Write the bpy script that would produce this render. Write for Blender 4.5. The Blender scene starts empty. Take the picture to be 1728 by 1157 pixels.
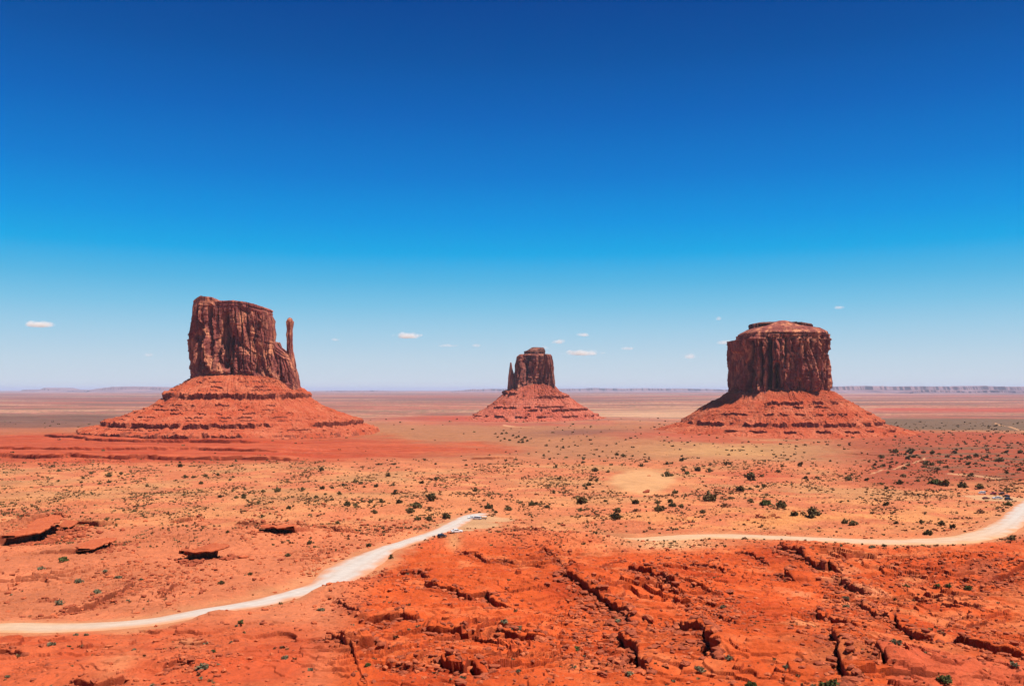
import bpy, bmesh, math, random
import numpy as np
from mathutils import Vector
R = math.radians
S = bpy.context.scene
C = S.collection

# ------------------------------------------------------------------ camera, sky, sun, exposure
F = 1500.0            # focal length in photo pixels (photo 1728 wide)
HZ = 657.0            # horizon row of the photo
CX = 864.0
CAMZ = 118.0
cd = bpy.data.cameras.new('camera'); cam = bpy.data.objects.new('camera', cd); C.objects.link(cam)
cam.location = (0, 0, CAMZ); cam.rotation_euler = (R(90), 0, 0)
cd.sensor_width = 36.0; cd.lens = 36.0 * F / 1728.0
cd.shift_y = (HZ - 578.5) / 1728.0
cd.clip_start = 0.5; cd.clip_end = 400000.0
S.camera = cam

SUN_EL, SUN_AZ = 64.0, 112.0       # azimuth from +Y towards +X
EXPO = 0.74
S.view_settings.view_transform = 'Standard'; S.view_settings.look = 'None'
S.view_settings.exposure = EXPO; S.view_settings.gamma = 1.0
SKY_STR = 0.1

def lin(c):
    c = np.asarray(c, dtype=float) / 255.0
    return np.where(c <= 0.04045, c / 12.92, ((c + 0.055) / 1.055) ** 2.4)

w = bpy.data.worlds.new("World"); S.world = w; w.use_nodes = True
nt = w.node_tree; bg = nt.nodes['Background']; bg.inputs[1].default_value = SKY_STR
sky = nt.nodes.new('ShaderNodeTexSky'); sky.sky_type = 'NISHITA'; sky.sun_disc = False
sky.sun_elevation = R(SUN_EL); sky.sun_rotation = R(SUN_AZ); sky.altitude = 1700; sky.ozone_density = 3.0
tc = nt.nodes.new('ShaderNodeTexCoord'); sp = nt.nodes.new('ShaderNodeSeparateXYZ')
nt.links.new(tc.outputs['Generated'], sp.inputs[0])
rmp = nt.nodes.new('ShaderNodeValToRGB'); rmp.color_ramp.interpolation = 'LINEAR'
stops = [(-20, (212, 219, 228)), (0, (210, 218, 228)), (50, (190, 213, 229)), (97, (160, 205, 230)), (140, (122, 194, 229)),
         (180, (84, 181, 227)), (228, (14, 167, 229)), (280, (0, 148, 225)), (357, (0, 123, 209)), (457, (0, 100, 188)),
         (557, (0, 83, 164)), (657, (0, 69, 148)), (1400, (0, 48, 112)), (6000, (0, 38, 95))]
ce = rmp.color_ramp.elements
ce[0].position = 0; ce[1].position = 1
for i, (dy, col) in enumerate(stops):
    z = math.sin(math.atan(dy / F)); pos = (z + 0.02) / 1.02
    e = ce.new(max(0.0, min(1.0, pos)))
    e.color = (*lin(col), 1)
mp = nt.nodes.new('ShaderNodeMath'); mp.operation = 'MULTIPLY_ADD'
mp.inputs[1].default_value = 1 / 1.02; mp.inputs[2].default_value = 0.02 / 1.02
nt.links.new(sp.outputs[2], mp.inputs[0]); nt.links.new(mp.outputs[0], rmp.inputs[0])
ce.remove(ce[0]); ce.remove(ce[-1])
sc_ = nt.nodes.new('ShaderNodeVectorMath'); sc_.operation = 'SCALE'; sc_.inputs[3].default_value = 1.0 / (SKY_STR * 2 ** EXPO)
nt.links.new(rmp.outputs[0], sc_.inputs[0])
mx = nt.nodes.new('ShaderNodeMixRGB'); mx.inputs[0].default_value = 0.99
nt.links.new(sky.outputs[0], mx.inputs[1]); nt.links.new(sc_.outputs[0], mx.inputs[2])
nt.links.new(mx.outputs[0], bg.inputs[0])

sl = bpy.data.lights.new('sun', 'SUN'); so = bpy.data.objects.new('sun', sl); C.objects.link(so)
sl.energy = 4.9; sl.angle = R(0.53); sl.color = (1.0, 0.935, 0.82)
SUNV = Vector((math.cos(R(SUN_EL)) * math.sin(R(SUN_AZ)), math.cos(R(SUN_EL)) * math.cos(R(SUN_AZ)), math.sin(R(SUN_EL))))
so.rotation_euler = SUNV.to_track_quat('Z', 'Y').to_euler(); so.location = (0, 0, 3000)

# ------------------------------------------------------------------ noise in numpy
_rs = np.random.RandomState(7)
_P = _rs.permutation(4096); _G = _rs.uniform(0, 2 * np.pi, 4096); _GX = np.cos(_G); _GY = np.sin(_G); _V = _rs.rand(4096)
def _h(ix, iy): return _P[(_P[ix & 4095] + iy) & 4095]
def perlin(x, y, seed=0):
    x = np.asarray(x, dtype=float) + seed * 17.31; y = np.asarray(y, dtype=float) - seed * 9.77
    ix = np.floor(x).astype(np.int64); iy = np.floor(y).astype(np.int64); fx = x - ix; fy = y - iy
    u = fx * fx * fx * (fx * (fx * 6 - 15) + 10); v = fy * fy * fy * (fy * (fy * 6 - 15) + 10)
    def g(a, b):
        k = _h(ix + a, iy + b); return _GX[k] * (fx - a) + _GY[k] * (fy - b)
    n0 = g(0, 0) * (1 - u) + g(1, 0) * u; n1 = g(0, 1) * (1 - u) + g(1, 1) * u
    return (n0 * (1 - v) + n1 * v) * 1.5
def fbm(x, y, o=4, seed=0, gain=0.5):
    s = 0; a = 1.0; t = 0
    for i in range(o):
        s = s + a * perlin(x * 2 ** i, y * 2 ** i, seed + i * 3); t += a; a *= gain
    return s / t
def cells(x, y, seed=0):
    return _V[_h(np.floor(np.asarray(x) + seed * 13).astype(np.int64), np.floor(np.asarray(y) + seed * 5).astype(np.int64))]
def ss(a, b, x):
    t = np.clip((x - a) / (b - a), 0, 1); return t * t * (3 - 2 * t)

# ------------------------------------------------------------------ lie of the land
_py = np.array([1500, 1300, 1157, 1100, 1060, 980, 940, 900, 850, 800, 770, 740, 710, 690, 670, 660, 658.2])
_dr = np.array([28., 36, 43, 47, 51, 55.5, 57.5, 60, 66, 76, 86, 94, 100, 103, 107, 110, 112])
_dd = F * _dr / (_py - HZ)
_lt = np.linspace(math.log(20), math.log(150000), 4000)
_tb = np.interp(_lt, np.log(_dd), _dr)
_k = np.hanning(161); _k /= _k.sum()
_tb = np.convolve(np.pad(_tb, 80, mode='edge'), _k, 'valid')
def drop(Y): return np.interp(np.log(np.maximum(Y, 20)), _lt, _tb)
_pt = HZ + F * _tb / np.exp(_lt)
def y_of(py): return np.exp(np.interp(-np.asarray(py, dtype=float), -_pt, _lt))
def g0(px, py):
    Y = y_of(py); return (np.asarray(px, dtype=float) - CX) / F * Y, Y
def py_of(Y): return HZ + F * drop(Y) / Y

# ledges traced along the slope: (points, height)
HOLLOW = {}
LEDGES = [
 ([(771,929),(783,930),(800,934),(825,945),(850,944),(880,950)],1.3), ([(670,970),(695,975),(708,982),(725,991)],1.2),
 ([(715,1002),(735,1007),(754,1009),(772,1010),(788,1019),(822,1016),(840,1029),(875,1033)],2.0), ([(571,1021),(587,1030),(606,1044)],1.1),
 ([(611,1055),(630,1053),(660,1053),(675,1050),(687,1051),(712,1055)],1.9), ([(709,1070),(730,1070),(750,1070),(775,1072),(800,1079),(820,1075)],2.1),
 ([(836,1076),(850,1071),(875,1077),(905,1079),(930,1079)],1.6), ([(547,1086),(567,1094),(585,1097),(591,1106),(615,1104),(640,1101)],1.8),
 ([(645,1116),(660,1120),(680,1122),(702,1126)],1.1), ([(732,1122),(750,1118),(772,1127),(795,1119),(810,1130),(832,1132)],2.2),
 ([(935,972),(962,980),(967,996),(997,1010),(1025,1022),(1048,1033),(1062,1043),(1069,1061)],3.0),
 ([(1059,967),(1076,976),(1104,982),(1122,996),(1141,1010)],2.8), ([(1135,1021),(1150,1022),(1168,1022)],1.8),
 ([(1148,1057),(1164,1070),(1189,1080),(1201,1096),(1210,1126)],2.8), ([(1039,1080),(1057,1087),(1080,1105),(1092,1135)],2.4),
 ([(1319,927),(1332,942),(1350,947),(1359,953),(1384,963),(1402,959),(1424,973)],3.0), ([(1323,974),(1346,985)],2.4),
 ([(1421,983),(1436,993),(1466,1003)],2.4), ([(1374,1032),(1394,1044),(1409,1051),(1454,1066)],1.7), ([(1451,1016),(1471,1036),(1483,1051),(1506,1058)],1.7),
 ([(1515,1051),(1528,1071),(1555,1086),(1587,1092)],1.9), ([(1411,1085),(1421,1106),(1429,1123),(1434,1145),(1461,1148)],2.3),
 ([(1480,1115),(1491,1123),(1503,1140)],1.6), ([(1602,1093),(1634,1096),(1672,1107),(1716,1113),(1760,1116)],2.0), ([(1602,1060),(1634,1054),(1666,1047)],1.0),
 ([(1480,1007),(1530,1015),(1580,1018)],0.8), ([(1545,1008),(1600,1016),(1660,1012)],0.7), ([(1660,985),(1700,978),(1740,972)],1.5),
 ([(905,930),(918,925),(935,935),(948,930)],1.2), ([(940,940),(950,950),(956,962)],1.0), ([(870,990),(880,990)],1.2),
 ([(1000,960),(1030,950),(1056,944)],.9), ([(1160,955),(1195,962),(1230,975)],1.0), ([(1130,1000),(1180,1006),(1230,1012)],1.1),
 ([(850,895),(880,890),(920,893),(960,905)],1.2), ([(1240,935),(1275,948),(1300,962)],0.9), ([(1210,1045),(1226,1058),(1250,1078)],.8),
 ([(22,921),(60,915),(80,906),(100,894)],5.2), ([(114,897),(129,890),(153,892)],3.0), ([(150,935),(174,928),(196,921)],2.6), ([(310,947),(348,946),(386,939)],5.0),
 ([(35,865),(57,870),(97,869),(112,874)],2.0), ([(281,884),(318,879),(348,875)],1.6), ([(87,1032),(107,1028),(129,1022),(159,1017),(184,1007),(214,996),(226,984)],1.5),
 ([(264,1012),(281,1004),(298,991)],1.2), ([(440,908),(460,910),(484,912)],2.6), ([(450,893),(470,897),(489,896)],2.2), ([(395,885),(425,885),(452,884)],1.8),
 ([(500,884),(520,884)],1.8), ([(525,898),(550,896),(572,901),(602,899)],2.0), ([(50,1040),(70,1038),(95,1033)],.8), ([(60,1010),(80,1012),(100,1008)],.6),
 ([(-30,1100),(10,1098),(45,1104)],1.0), ([(120,1145),(160,1150),(215,1142)],1.2), ([(300,1088),(330,1090),(350,1086)],.9), ([(270,1130),(300,1122),(330,1128)],1.0),
 ([(65,744),(150,751),(230,753),(320,752),(460,753)],5.0), ([(-60,762),(100,764),(230,763),(330,762),(500,766)],4.0), ([(-80,772),(60,775),(200,776),(320,777),(535,777)],5.5),
 ([(790,775),(830,775),(872,774)],2.5), ([(1176,733),(1195,735),(1212,735)],5.0), ([(1228,733),(1245,735),(1258,735)],4.0),
 ([(0,828),(80,826),(160,826),(240,824)],1.5), ([(-40,846),(20,845),(60,844)],1.5), ([(1258,841),(1290,843),(1310,842)],1.4), ([(1274,876),(1290,878),(1310,876)],1.5),
 ([(1420,765),(1460,768),(1520,770)],1.5),
]
HOLLOW = {i: n for n, i in enumerate(i for i, (p, h) in enumerate(LEDGES) if p[0] in ((22,921), (114,897), (150,935), (310,947), (440,908), (450,893)))}
def gpoly(pts): X, Y = g0(*np.array(pts, dtype=float).T); return np.stack([X, Y], 1)
_LW = [(gpoly(p), h * (0.85 if np.mean([q[1] for q in p]) > 860 else 0.9), i) for i, (p, h) in enumerate(LEDGES)]

ROAD_A = [(-120,1066,7),(-40,1061,7),(0,1058,7),(100,1058,6.6),(200,1054,6),(280,1046,5.2),(350,1033,4.6),(430,1020,4.4),(500,1003,4.4),(555,985,5),(590,961,8.2),(612,948,7.4),(650,927,4.6),(700,911,4.2),(745,896,4.4),(770,883,5),(795,871,5),(818,866,4)]
ROAD_B = [(985,902,3),(1030,908,6),(1080,911,8),(1130,908,8.5),(1180,905,7.5),(1240,905,7),(1320,908,6.5),(1400,911,7),(1480,914,8),(1560,914,9),(1620,911,8.5),(1665,901,7.5),(1700,885,6.5),(1724,862,6),(1745,845,5.5),(1790,832,5)]
def smooth_line(road, step=2.0):
    P = gpoly([(a, b) for a, b, _ in road]); wd = np.array([r[2] for r in road], dtype=float)
    n = len(P); out = []
    for i in range(n - 1):
        p0, p1, p2, p3 = P[max(i - 1, 0)], P[i], P[i + 1], P[min(i + 2, n - 1)]
        m = max(2, int(np.linalg.norm(p2 - p1) / step))
        for t in np.arange(m) / m:
            q = 0.5 * ((2 * p1) + (-p0 + p2) * t + (2 * p0 - 5 * p1 + 4 * p2 - p3) * t * t + (-p0 + 3 * p1 - 3 * p2 + p3) * t ** 3)
            out.append((q[0], q[1], wd[i] * (1 - t) + wd[i + 1] * t))
    return np.array(out)
RA, RB = smooth_line(ROAD_A), smooth_line(ROAD_B)
PAD = [(754, 900, 5), (790, 886, 14), (812, 877, 14), (768, 897, 9), (1690, 842, 16), (1672, 838, 14)]     # trampled parking ground
_PADW = [(*(float(v) for v in g0(a, b)), r) for a, b, r in PAD]

def road_dist(x, y):
    """distance outside the road edge (negative on the road)"""
    d = np.full(x.shape, 1e3)
    for L in (RA, RB):
        Q = L[::3]
        m = (x > Q[:, 0].min() - 60) & (x < Q[:, 0].max() + 60) & (y > Q[:, 1].min() - 60) & (y < Q[:, 1].max() + 60)
        if not m.any(): continue
        xs, ys = x[m], y[m]; dm = np.full(xs.shape, 1e3)
        for a, b in zip(Q[:-1], Q[1:]):
            ex, ey = b[0] - a[0], b[1] - a[1]; l2 = ex * ex + ey * ey + 1e-9
            t = np.clip(((xs - a[0]) * ex + (ys - a[1]) * ey) / l2, 0, 1)
            dm = np.minimum(dm, np.hypot(xs - a[0] - t * ex, ys - a[1] - t * ey) - (a[2] + t * (b[2] - a[2])))
        d[m] = np.minimum(d[m], dm)
    return d
def pad_dist(x, y):
    d = np.full(x.shape, 1e3)
    for a, b, r in _PADW: d = np.minimum(d, np.hypot(x - a, y - b) - r)
    return d

# mounds: photo point of the foot's middle, radii across and along (m), height
MOUNDS = [(363,1049,6,4.5,1.5),(925,912,42,20,4.5),(598,1008,12,7,2.2),(1375,945,26,18,1.5),(1085,820,26,24,2.5),(700,1000,30,20,2.5),(1600,955,25,20,3),
          (1690,965,22,16,3.5),(1040,1000,25,20,2.5),(1330,1100,20,16,2),(1320,872,40,30,2.5),(560,1110,14,12,1.5),(150,1130,16,10,1.8),(650,850,60,40,3),(450,905,30,25,3.5),(880,985,26,22,2.5)]
_MW = [(*(float(v) for v in g0(a, b)), rx, ry, h) for a, b, rx, ry, h in MOUNDS]
BUTTES = {'west': (408, 1750.0), 'east': (898, 2750.0), 'merrick': (1315, 1850.0)}

def ledge_field(x, y):
    z = np.zeros(x.shape); rub = np.zeros(x.shape); ox = np.zeros(x.shape); oy = np.zeros(x.shape)
    for P, h, idx in _LW:
        far = P[:, 1].mean() > 700
        Lf = h * (16 if far else 7.5); Rm = Lf * 3.2
        m = (x > P[:, 0].min() - Rm) & (x < P[:, 0].max() + Rm) & (y > P[:, 1].min() - Rm) & (y < P[:, 1].max() + Rm)
        if not m.any(): continue
        xs, ys = x[m], y[m]
        sc = 3.0 if far else 1.0
        jsc = 1.3 if far else 1.0
        jit = (perlin(xs / (6 * sc), ys / (6 * sc), idx) * 1.1 + perlin(xs / (1.9 * sc), ys / (1.9 * sc), idx + 5) * 0.45) * (0.45 + 0.15 * min(h, 2.5)) * jsc * (0.4 if idx in HOLLOW else 1.0)
        gx = np.zeros(xs.shape); gy = np.zeros(xs.shape); best = np.full(xs.shape, 1e9); sg = np.zeros(xs.shape); tt = np.zeros(xs.shape)
        seg = np.linalg.norm(np.diff(P, axis=0), axis=1); cum = np.concatenate([[0], np.cumsum(seg)])
        for i in range(len(P) - 1):
            a, b = P[i], P[i + 1]; ex, ey = b - a; l2 = ex * ex + ey * ey
            t = ((xs - a[0]) * ex + (ys - a[1]) * ey) / l2; tc_ = np.clip(t, 0, 1)
            d = np.hypot(xs - a[0] - tc_ * ex, ys - a[1] - tc_ * ey)
            s = (ex * (ys - a[1]) - ey * (xs - a[0])) / math.sqrt(l2)
            k = d < best
            rl = math.sqrt(l2); gx = np.where(k, ey / rl, gx); gy = np.where(k, -ex / rl, gy)
            best = np.where(k, d, best); sg = np.where(k, np.sign(s), sg); tt = np.where(k, cum[i] + tc_ * seg[i], tt)
        Ltot = cum[-1]; u = tt / Ltot
        te = 0.04 if idx in HOLLOW else 0.12
        tap = ss(0, te, u) * ss(0, te, 1 - u)
        end = np.minimum(tt, Ltot - tt) <= 1e-6
        s = best * sg + jit - (6.0 if idx in HOLLOW else 0.0)
        hh = h * (1 + 0.25 * perlin(tt / (9 * sc), 0 * tt, idx) + 0.2 * (cells(tt / (3.5 * sc), 0 * tt, idx) - .5)) * np.where(end, np.exp(-best / (0.6 * h)) * 0.0, 1.0) * tap
        wdt = 0.15 * sc
        step = ss(-wdt, wdt, s)
        # two-tier scarp: a main face and a broken lower tread
        low = ss(-wdt, wdt, s + 0.9 * h * (0.8 + perlin(tt / (4.5 * sc), 0 * tt, idx + 9))) * 0.28
        zz = hh * ((0.72 * step + low * (1 - step) + 0.28 * step) * np.exp(-np.maximum(s, 0) / Lf) - 0.18 * (1 - step) * np.exp(np.minimum(s, 0) / (2 * h)))
        brk = ss(-0.45, -0.1, perlin(tt / (9 * sc), 0 * tt, idx + 40))
        tw = (0.35 + 0.16 * h) * sc
        zz -= brk * hh * 0.8 * np.exp(-((s + tw * 0.8) / tw) ** 2)
        z[m] += zz
        lw = np.maximum(0.5 * sc, ys / 700.0); lip = brk * hh * 0.55 * np.exp(-((s - lw * 0.6) / lw) ** 2)
        ox[m] += gx * lip; oy[m] += gy * lip
        rub[m] = np.maximum(rub[m], tap * np.exp(-np.abs(s + 2 * h) / (3 * h + 1)))
    return z, rub, ox, oy

def terrace(t, k=0.16):
    f = t - np.floor(t); return np.floor(t) + ss(0.5 - k, 0.5 + k, f)

def H(x, y, full=False):
    x = np.asarray(x, dtype=float); y = np.asarray(y, dtype=float)
    Yc = np.maximum(y, 20)
    base = CAMZ - drop(Yc)
    rd = road_dist(x, y); pd = pad_dist(x, y)
    fl = ss(0.8, 9, rd) * ss(0, 8, pd)
    py = py_of(Yc); px = CX + F * x / Yc
    near = 1 - ss(420, 900, y); mid = 1 - ss(1200, 2600, y)
    dune = np.exp(-(((px - 1085) / 60) ** 2 + ((py - 811) / 21) ** 2) ** 2)
    ridge = ss(560, 660, px + (py - 1000) * 0.4) * ss(895, 935, py)         # the rocky red rise in front
    rough = (0.65 + 0.35 * ridge) * (1 - dune)
    roll = fbm(x / 90, y / 90, 3, 1) * 3.0 * mid + fbm(x / 400, y / 400, 3, 2) * 6.0 * ss(500, 1500, y) * (1 - ss(5000, 12000, y))
    z = base + roll * (0.25 + 0.75 * fl)
    t = fbm(x / 38 + y / 90, y / 30 - x / 120, 4, 3) * 6
    tamp = (0.55 + 0.75 * ss(-0.1, 0.4, fbm(x / 60, y / 60, 2, 8))) * rough
    z += (terrace(t, 0.035) - t * 0.7) * tamp * 1.3 * (0.45 + 0.55 * ss(-0.15, 0.25, fbm(x / 45, y / 45, 2, 51))) * fl * near
    t2 = fbm(x / 16 + 3, y / 12, 3, 4) * 4
    z += (terrace(t2, 0.05) - t2) * 0.55 * rough * fl * near
    z += (fbm(x / 9, y / 9, 4, 5) * 0.9 * rough + 0.22 * fbm(x / 1.6, y / 1.6, 3, 6) * rough) * fl * near
    t3 = fbm(x / 160, y / 120, 4, 9) * 8
    z += (terrace(t3, 0.05) - t3) * 1.1 * fl * (1 - near) * (1 - ss(2500, 4500, y)) * (1 - dune) * (0.3 + 0.7 * ss(0, .3, fbm(x / 300, y / 200, 2, 31)))
    z += fbm(x / 22, y / 22, 4, 10) * 1.3 * (1 - near) * mid * (1 - dune) * fl
    for a, b, rx, ry, h in _MW:
        m = np.exp(-((x - a) / rx) ** 2 - ((y - b) / ry) ** 2)
        z += h * m * ss(0.3, 4, rd)
    lz, rub, ox, oy = ledge_field(x, y)
    z += lz * fl
    for nm, (bx, by) in BUTTES.items():
        cx_ = (bx - CX) / F * by
        s = {'west': 420., 'east': 430., 'merrick': 340.}[nm]; hgt = {'west': 14., 'east': 12., 'merrick': 10.}[nm]
        z += hgt * np.exp(-(((x - cx_ + (0 if nm != 'west' else 60)) / (s * 1.5)) ** 2 + ((y - by) / s) ** 2))
    if full: return z, dict(rd=rd, pd=pd, px=px, py=py, dune=dune, ridge=ridge, rub=rub, ox=ox * fl, oy=oy * fl)
    return z

_ysc = np.exp(np.linspace(math.log(60), math.log(60000), 1400))
def place(px, py):
    """first ground point seen through this photo point"""
    X = (px - CX) / F * _ysc
    p = HZ + F * (CAMZ - H(X, _ysc)) / _ysc
    k = np.nonzero(p <= py)[0]
    i = k[0] if len(k) else len(_ysc) - 1
    if i > 0:
        t = (p[i - 1] - py) / max(1e-6, p[i - 1] - p[i]); Y = _ysc[i - 1] * (1 - t) + _ysc[i] * t
    else: Y = _ysc[0]
    X = (px - CX) / F * Y
    return float(X), float(Y), float(H(np.array([X]), np.array([Y]))[0])

# ------------------------------------------------------------------ helpers
def tag(o, label=None, cat=None, group=None, kind=None):
    if label: o['label'] = label
    if cat: o['category'] = cat
    if group: o['group'] = group
    if kind: o['kind'] = kind
    return o
def link_mesh(name, me, mats, parent=None, loc=None):
    o = bpy.data.objects.new(name, me); C.objects.link(o)
    for m in (mats if isinstance(mats, (list, tuple)) else [mats]):
        if me.materials.find(m.name) < 0: me.materials.append(m)
    if parent: o.parent = parent
    if loc is not None: o.location = loc
    return o
def np_mesh(name, v, f, smooth=True, mi=None):
    v = np.asarray(v, dtype=np.float32); f = np.asarray(f, dtype=np.int32)
    me = bpy.data.meshes.new(name); n = f.shape[1]
    me.vertices.add(len(v)); me.vertices.foreach_set('co', v.ravel())
    me.loops.add(f.size); me.loops.foreach_set('vertex_index', f.ravel())
    me.polygons.add(len(f)); me.polygons.foreach_set('loop_start', np.arange(0, f.size, n, dtype=np.int32))
    me.polygons.foreach_set('loop_total', np.full(len(f), n, dtype=np.int32))
    if mi is not None: me.polygons.foreach_set('material_index', np.asarray(mi, dtype=np.int32))
    me.update(calc_edges=True)
    me.polygons.foreach_set('use_smooth', np.full(len(f), bool(smooth)))
    return me
def grid_faces(nr, nc, wrap=False):
    i = np.arange(nr - 1)[:, None] * nc; j = np.arange(nc if wrap else nc - 1)[None, :]; j2 = (j + 1) % nc
    return np.stack([i + j, i + j2, i + nc + j2, i + nc + j], -1).reshape(-1, 4)
def empty(name, loc, rz=0):
    o = bpy.data.objects.new(name, None); C.objects.link(o); o.location = loc; o.rotation_euler = (0, 0, rz); o.empty_display_size = 1; return o

class NT:
    def __init__(s, name):
        s.m = bpy.data.materials.new(name); s.m.use_nodes = True; s.t = s.m.node_tree
        s.b = s.t.nodes['Principled BSDF']; s.out = s.t.nodes['Material Output']
    def n(s, ty, **kw):
        o = s.t.nodes.new(ty)
        for k, v in kw.items():
            if k.startswith('i_'): o.inputs[k[2:]].default_value = v
            elif k[0] == 'i' and k[1:].isdigit(): o.inputs[int(k[1:])].default_value = v
            else: setattr(o, k, v)
        return o
    def l(s, a, b): s.t.links.new(a, b)
    def noise(s, vec, scale, detail=5, rough=0.6):
        o = s.n('ShaderNodeTexNoise', i_Scale=scale, i_Detail=detail, i_Roughness=rough)
        if vec is not None: s.l(vec, o.inputs['Vector'])
        return o.outputs['Fac']
    def math(s, op, a, b=None, c=None, clamp=False):
        o = s.n('ShaderNodeMath', operation=op, use_clamp=clamp)
        for i, v in enumerate((a, b, c)):
            if v is None: continue
            if isinstance(v, (int, float)): o.inputs[i].default_value = v
            else: s.l(v, o.inputs[i])
        return o.outputs[0]
    def remap(s, v, a, b, c=0.0, d=1.0):
        o = s.n('ShaderNodeMapRange', i_1=a) if False else s.n('ShaderNodeMapRange')
        o.inputs[1].default_value = a; o.inputs[2].default_value = b; o.inputs[3].default_value = c; o.inputs[4].default_value = d
        s.l(v, o.inputs[0]); return o.outputs[0]
    def mix(s, f, a, b, mode='MIX'):
        o = s.n('ShaderNodeMixRGB', blend_type=mode)
        for i, v in enumerate((f, a, b)):
            if isinstance(v, (int, float)): o.inputs[i].default_value = v
            elif isinstance(v, (tuple, list, np.ndarray)): o.inputs[i].default_value = (*[float(q) for q in v[:3]], 1)
            else: s.l(v, o.inputs[i])
        return o.outputs[0]
    def bump(s, h, strength=0.5, dist=0.2):
        o = s.n('ShaderNodeBump', i_Strength=strength, i_Distance=dist); s.l(h, o.inputs['Height']); s.l(o.outputs[0], s.b.inputs['Normal'])
    def scaled(s, vec, sx, sy, sz):
        o = s.n('ShaderNodeVectorMath', operation='MULTIPLY'); o.inputs[1].default_value = (sx, sy, sz); s.l(vec, o.inputs[0]); return o.outputs[0]
    def pos(s): return s.n('ShaderNodeNewGeometry').outputs['Position']
    def obj(s): return s.n('ShaderNodeTexCoord').outputs['Object']
    def fin(s, col, rough=0.95, spec=0.1):
        if isinstance(col, (tuple, list, np.ndarray)): s.b.inputs['Base Color'].default_value = (*[float(q) for q in col[:3]], 1)
        else: s.l(col, s.b.inputs['Base Color'])
        s.b.inputs['Roughness'].default_value = rough; s.b.inputs['Specular IOR Level'].default_value = spec
        return s.m
LIT = 1.92     # how much brighter than its base colour a sunlit level surface shows at this exposure
def alb(c, k=1.0): return lin(c) / LIT * k

# ------------------------------------------------------------------ materials
def mat_ground():
    n = NT('red_desert_soil'); p = n.pos()
    a = n.n('ShaderNodeAttribute', attribute_name='tone').outputs['Color']
    f1 = n.noise(p, 0.9, 6, 0.7); f2 = n.noise(p, 0.12, 5, 0.65); f3 = n.noise(p, 3.5, 3, 0.7)
    k = n.math('ADD', n.remap(f1, 0.3, 0.7, -0.16, 0.16), n.remap(f2, 0.3, 0.7, -0.12, 0.12))
    k = n.math('ADD', k, n.remap(f3, 0.3, 0.7, -0.1, 0.1)); k = n.math('ADD', k, 1.0)
    f4 = n.noise(p, 0.018, 5, 0.7); k = n.math('MULTIPLY', k, n.remap(f4, 0.3, 0.7, 0.86, 1.12))
    h = n.n('ShaderNodeVectorMath', operation='SCALE'); n.l(a, h.inputs[0]); n.l(k, h.inputs[3])
    # small darker stones
    v = n.n('ShaderNodeTexVoronoi', i_Scale=0.8); n.l(p, v.inputs['Vector'])
    dots = n.math('MULTIPLY', n.remap(v.outputs['Distance'], 0.16, 0.24, 1, 0), n.remap(f2, 0.47, 0.58, 0, 0.55))
    col = n.mix(dots, h.outputs[0], (0.13, 0.045, 0.025))
    n.bump(n.math('ADD', f1, n.math('MULTIPLY', f3, 0.35)), 0.55, 0.5)
    return n.fin(col)
def mat_road():
    n = NT('pale_dirt_road'); p = n.pos()
    a = n.n('ShaderNodeAttribute', attribute_name='tone').outputs['Color']
    f = n.noise(p, 0.5, 5, 0.6); k = n.remap(f, 0.3, 0.7, 0.9, 1.08)
    h = n.n('ShaderNodeVectorMath', operation='SCALE'); n.l(a, h.inputs[0]); n.l(k, h.inputs[3])
    n.bump(n.noise(p, 1.5, 4), 0.2, 0.2)
    return n.fin(h.outputs[0])
def mat_cliff(name, dark, midc, light, sc=1.0):
    n = NT(name); p = n.pos()
    st = n.noise(n.scaled(p, 0.11 * sc, 0.11 * sc, 0.012 * sc), 1.0, 6, 0.65)     # desert varnish running down the face
    bl = n.noise(n.scaled(p, 0.05 * sc, 0.05 * sc, 0.03 * sc), 1.0, 5, 0.6)
    ly = n.noise(n.scaled(p, 0.004 * sc, 0.004 * sc, 0.22 * sc), 1.0, 4, 0.7)
    fi = n.noise(p, 0.35 * sc, 5, 0.7)
    c = n.mix(n.remap(st, 0.38, 0.62), dark, midc)
    c = n.mix(n.math('MULTIPLY', n.remap(bl, 0.47, 0.58), n.remap(st, 0.42, 0.6, 0.15, 1.0)), c, light)
    c = n.mix(n.remap(ly, 0.4, 0.65, 0, 0.35), c, midc)
    k = n.remap(fi, 0.3, 0.7, 0.7, 1.25)
    h = n.n('ShaderNodeVectorMath', operation='SCALE'); n.l(c, h.inputs[0]); n.l(k, h.inputs[3])
    n.bump(fi, 0.8, 2.0 / sc)
    return n.fin(h.outputs[0])
def mat_talus(name, base, light, dark, sc=1.0):
    n = NT(name); p = n.pos()
    f1 = n.noise(p, 0.16 * sc, 6, 0.75); f2 = n.noise(p, 0.02 * sc, 4, 0.6); ly = n.noise(n.scaled(p, 0.006 * sc, 0.006 * sc, 0.16 * sc), 1.0, 5, 0.7)
    c = n.mix(n.remap(f1, 0.35, 0.7), base, n.mix(n.remap(f2, 0.4, 0.6), base, light))
    c = n.mix(n.remap(f1, 0.42, 0.3, 0, 0.6), c, dark)
    c = n.mix(n.remap(ly, 0.5, 0.62, 0, 0.25), c, dark)
    n.bump(f1, 0.9, 2.5 / sc)
    return n.fin(c)
def mat_rock(name, c1, c2, sc=1.0):
    n = NT(name); p = n.pos(); f = n.noise(p, 1.3 * sc, 5, 0.7); ly = n.noise(n.scaled(p, .1, .1, 2.0 * sc), 1.0, 3, 0.6)
    c = n.mix(n.remap(f, 0.35, 0.65), c1, c2); c = n.mix(n.remap(ly, 0.5, 0.65, 0, 0.5), c, c1)
    n.bump(f, 0.6, 0.3); return n.fin(c)
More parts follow.
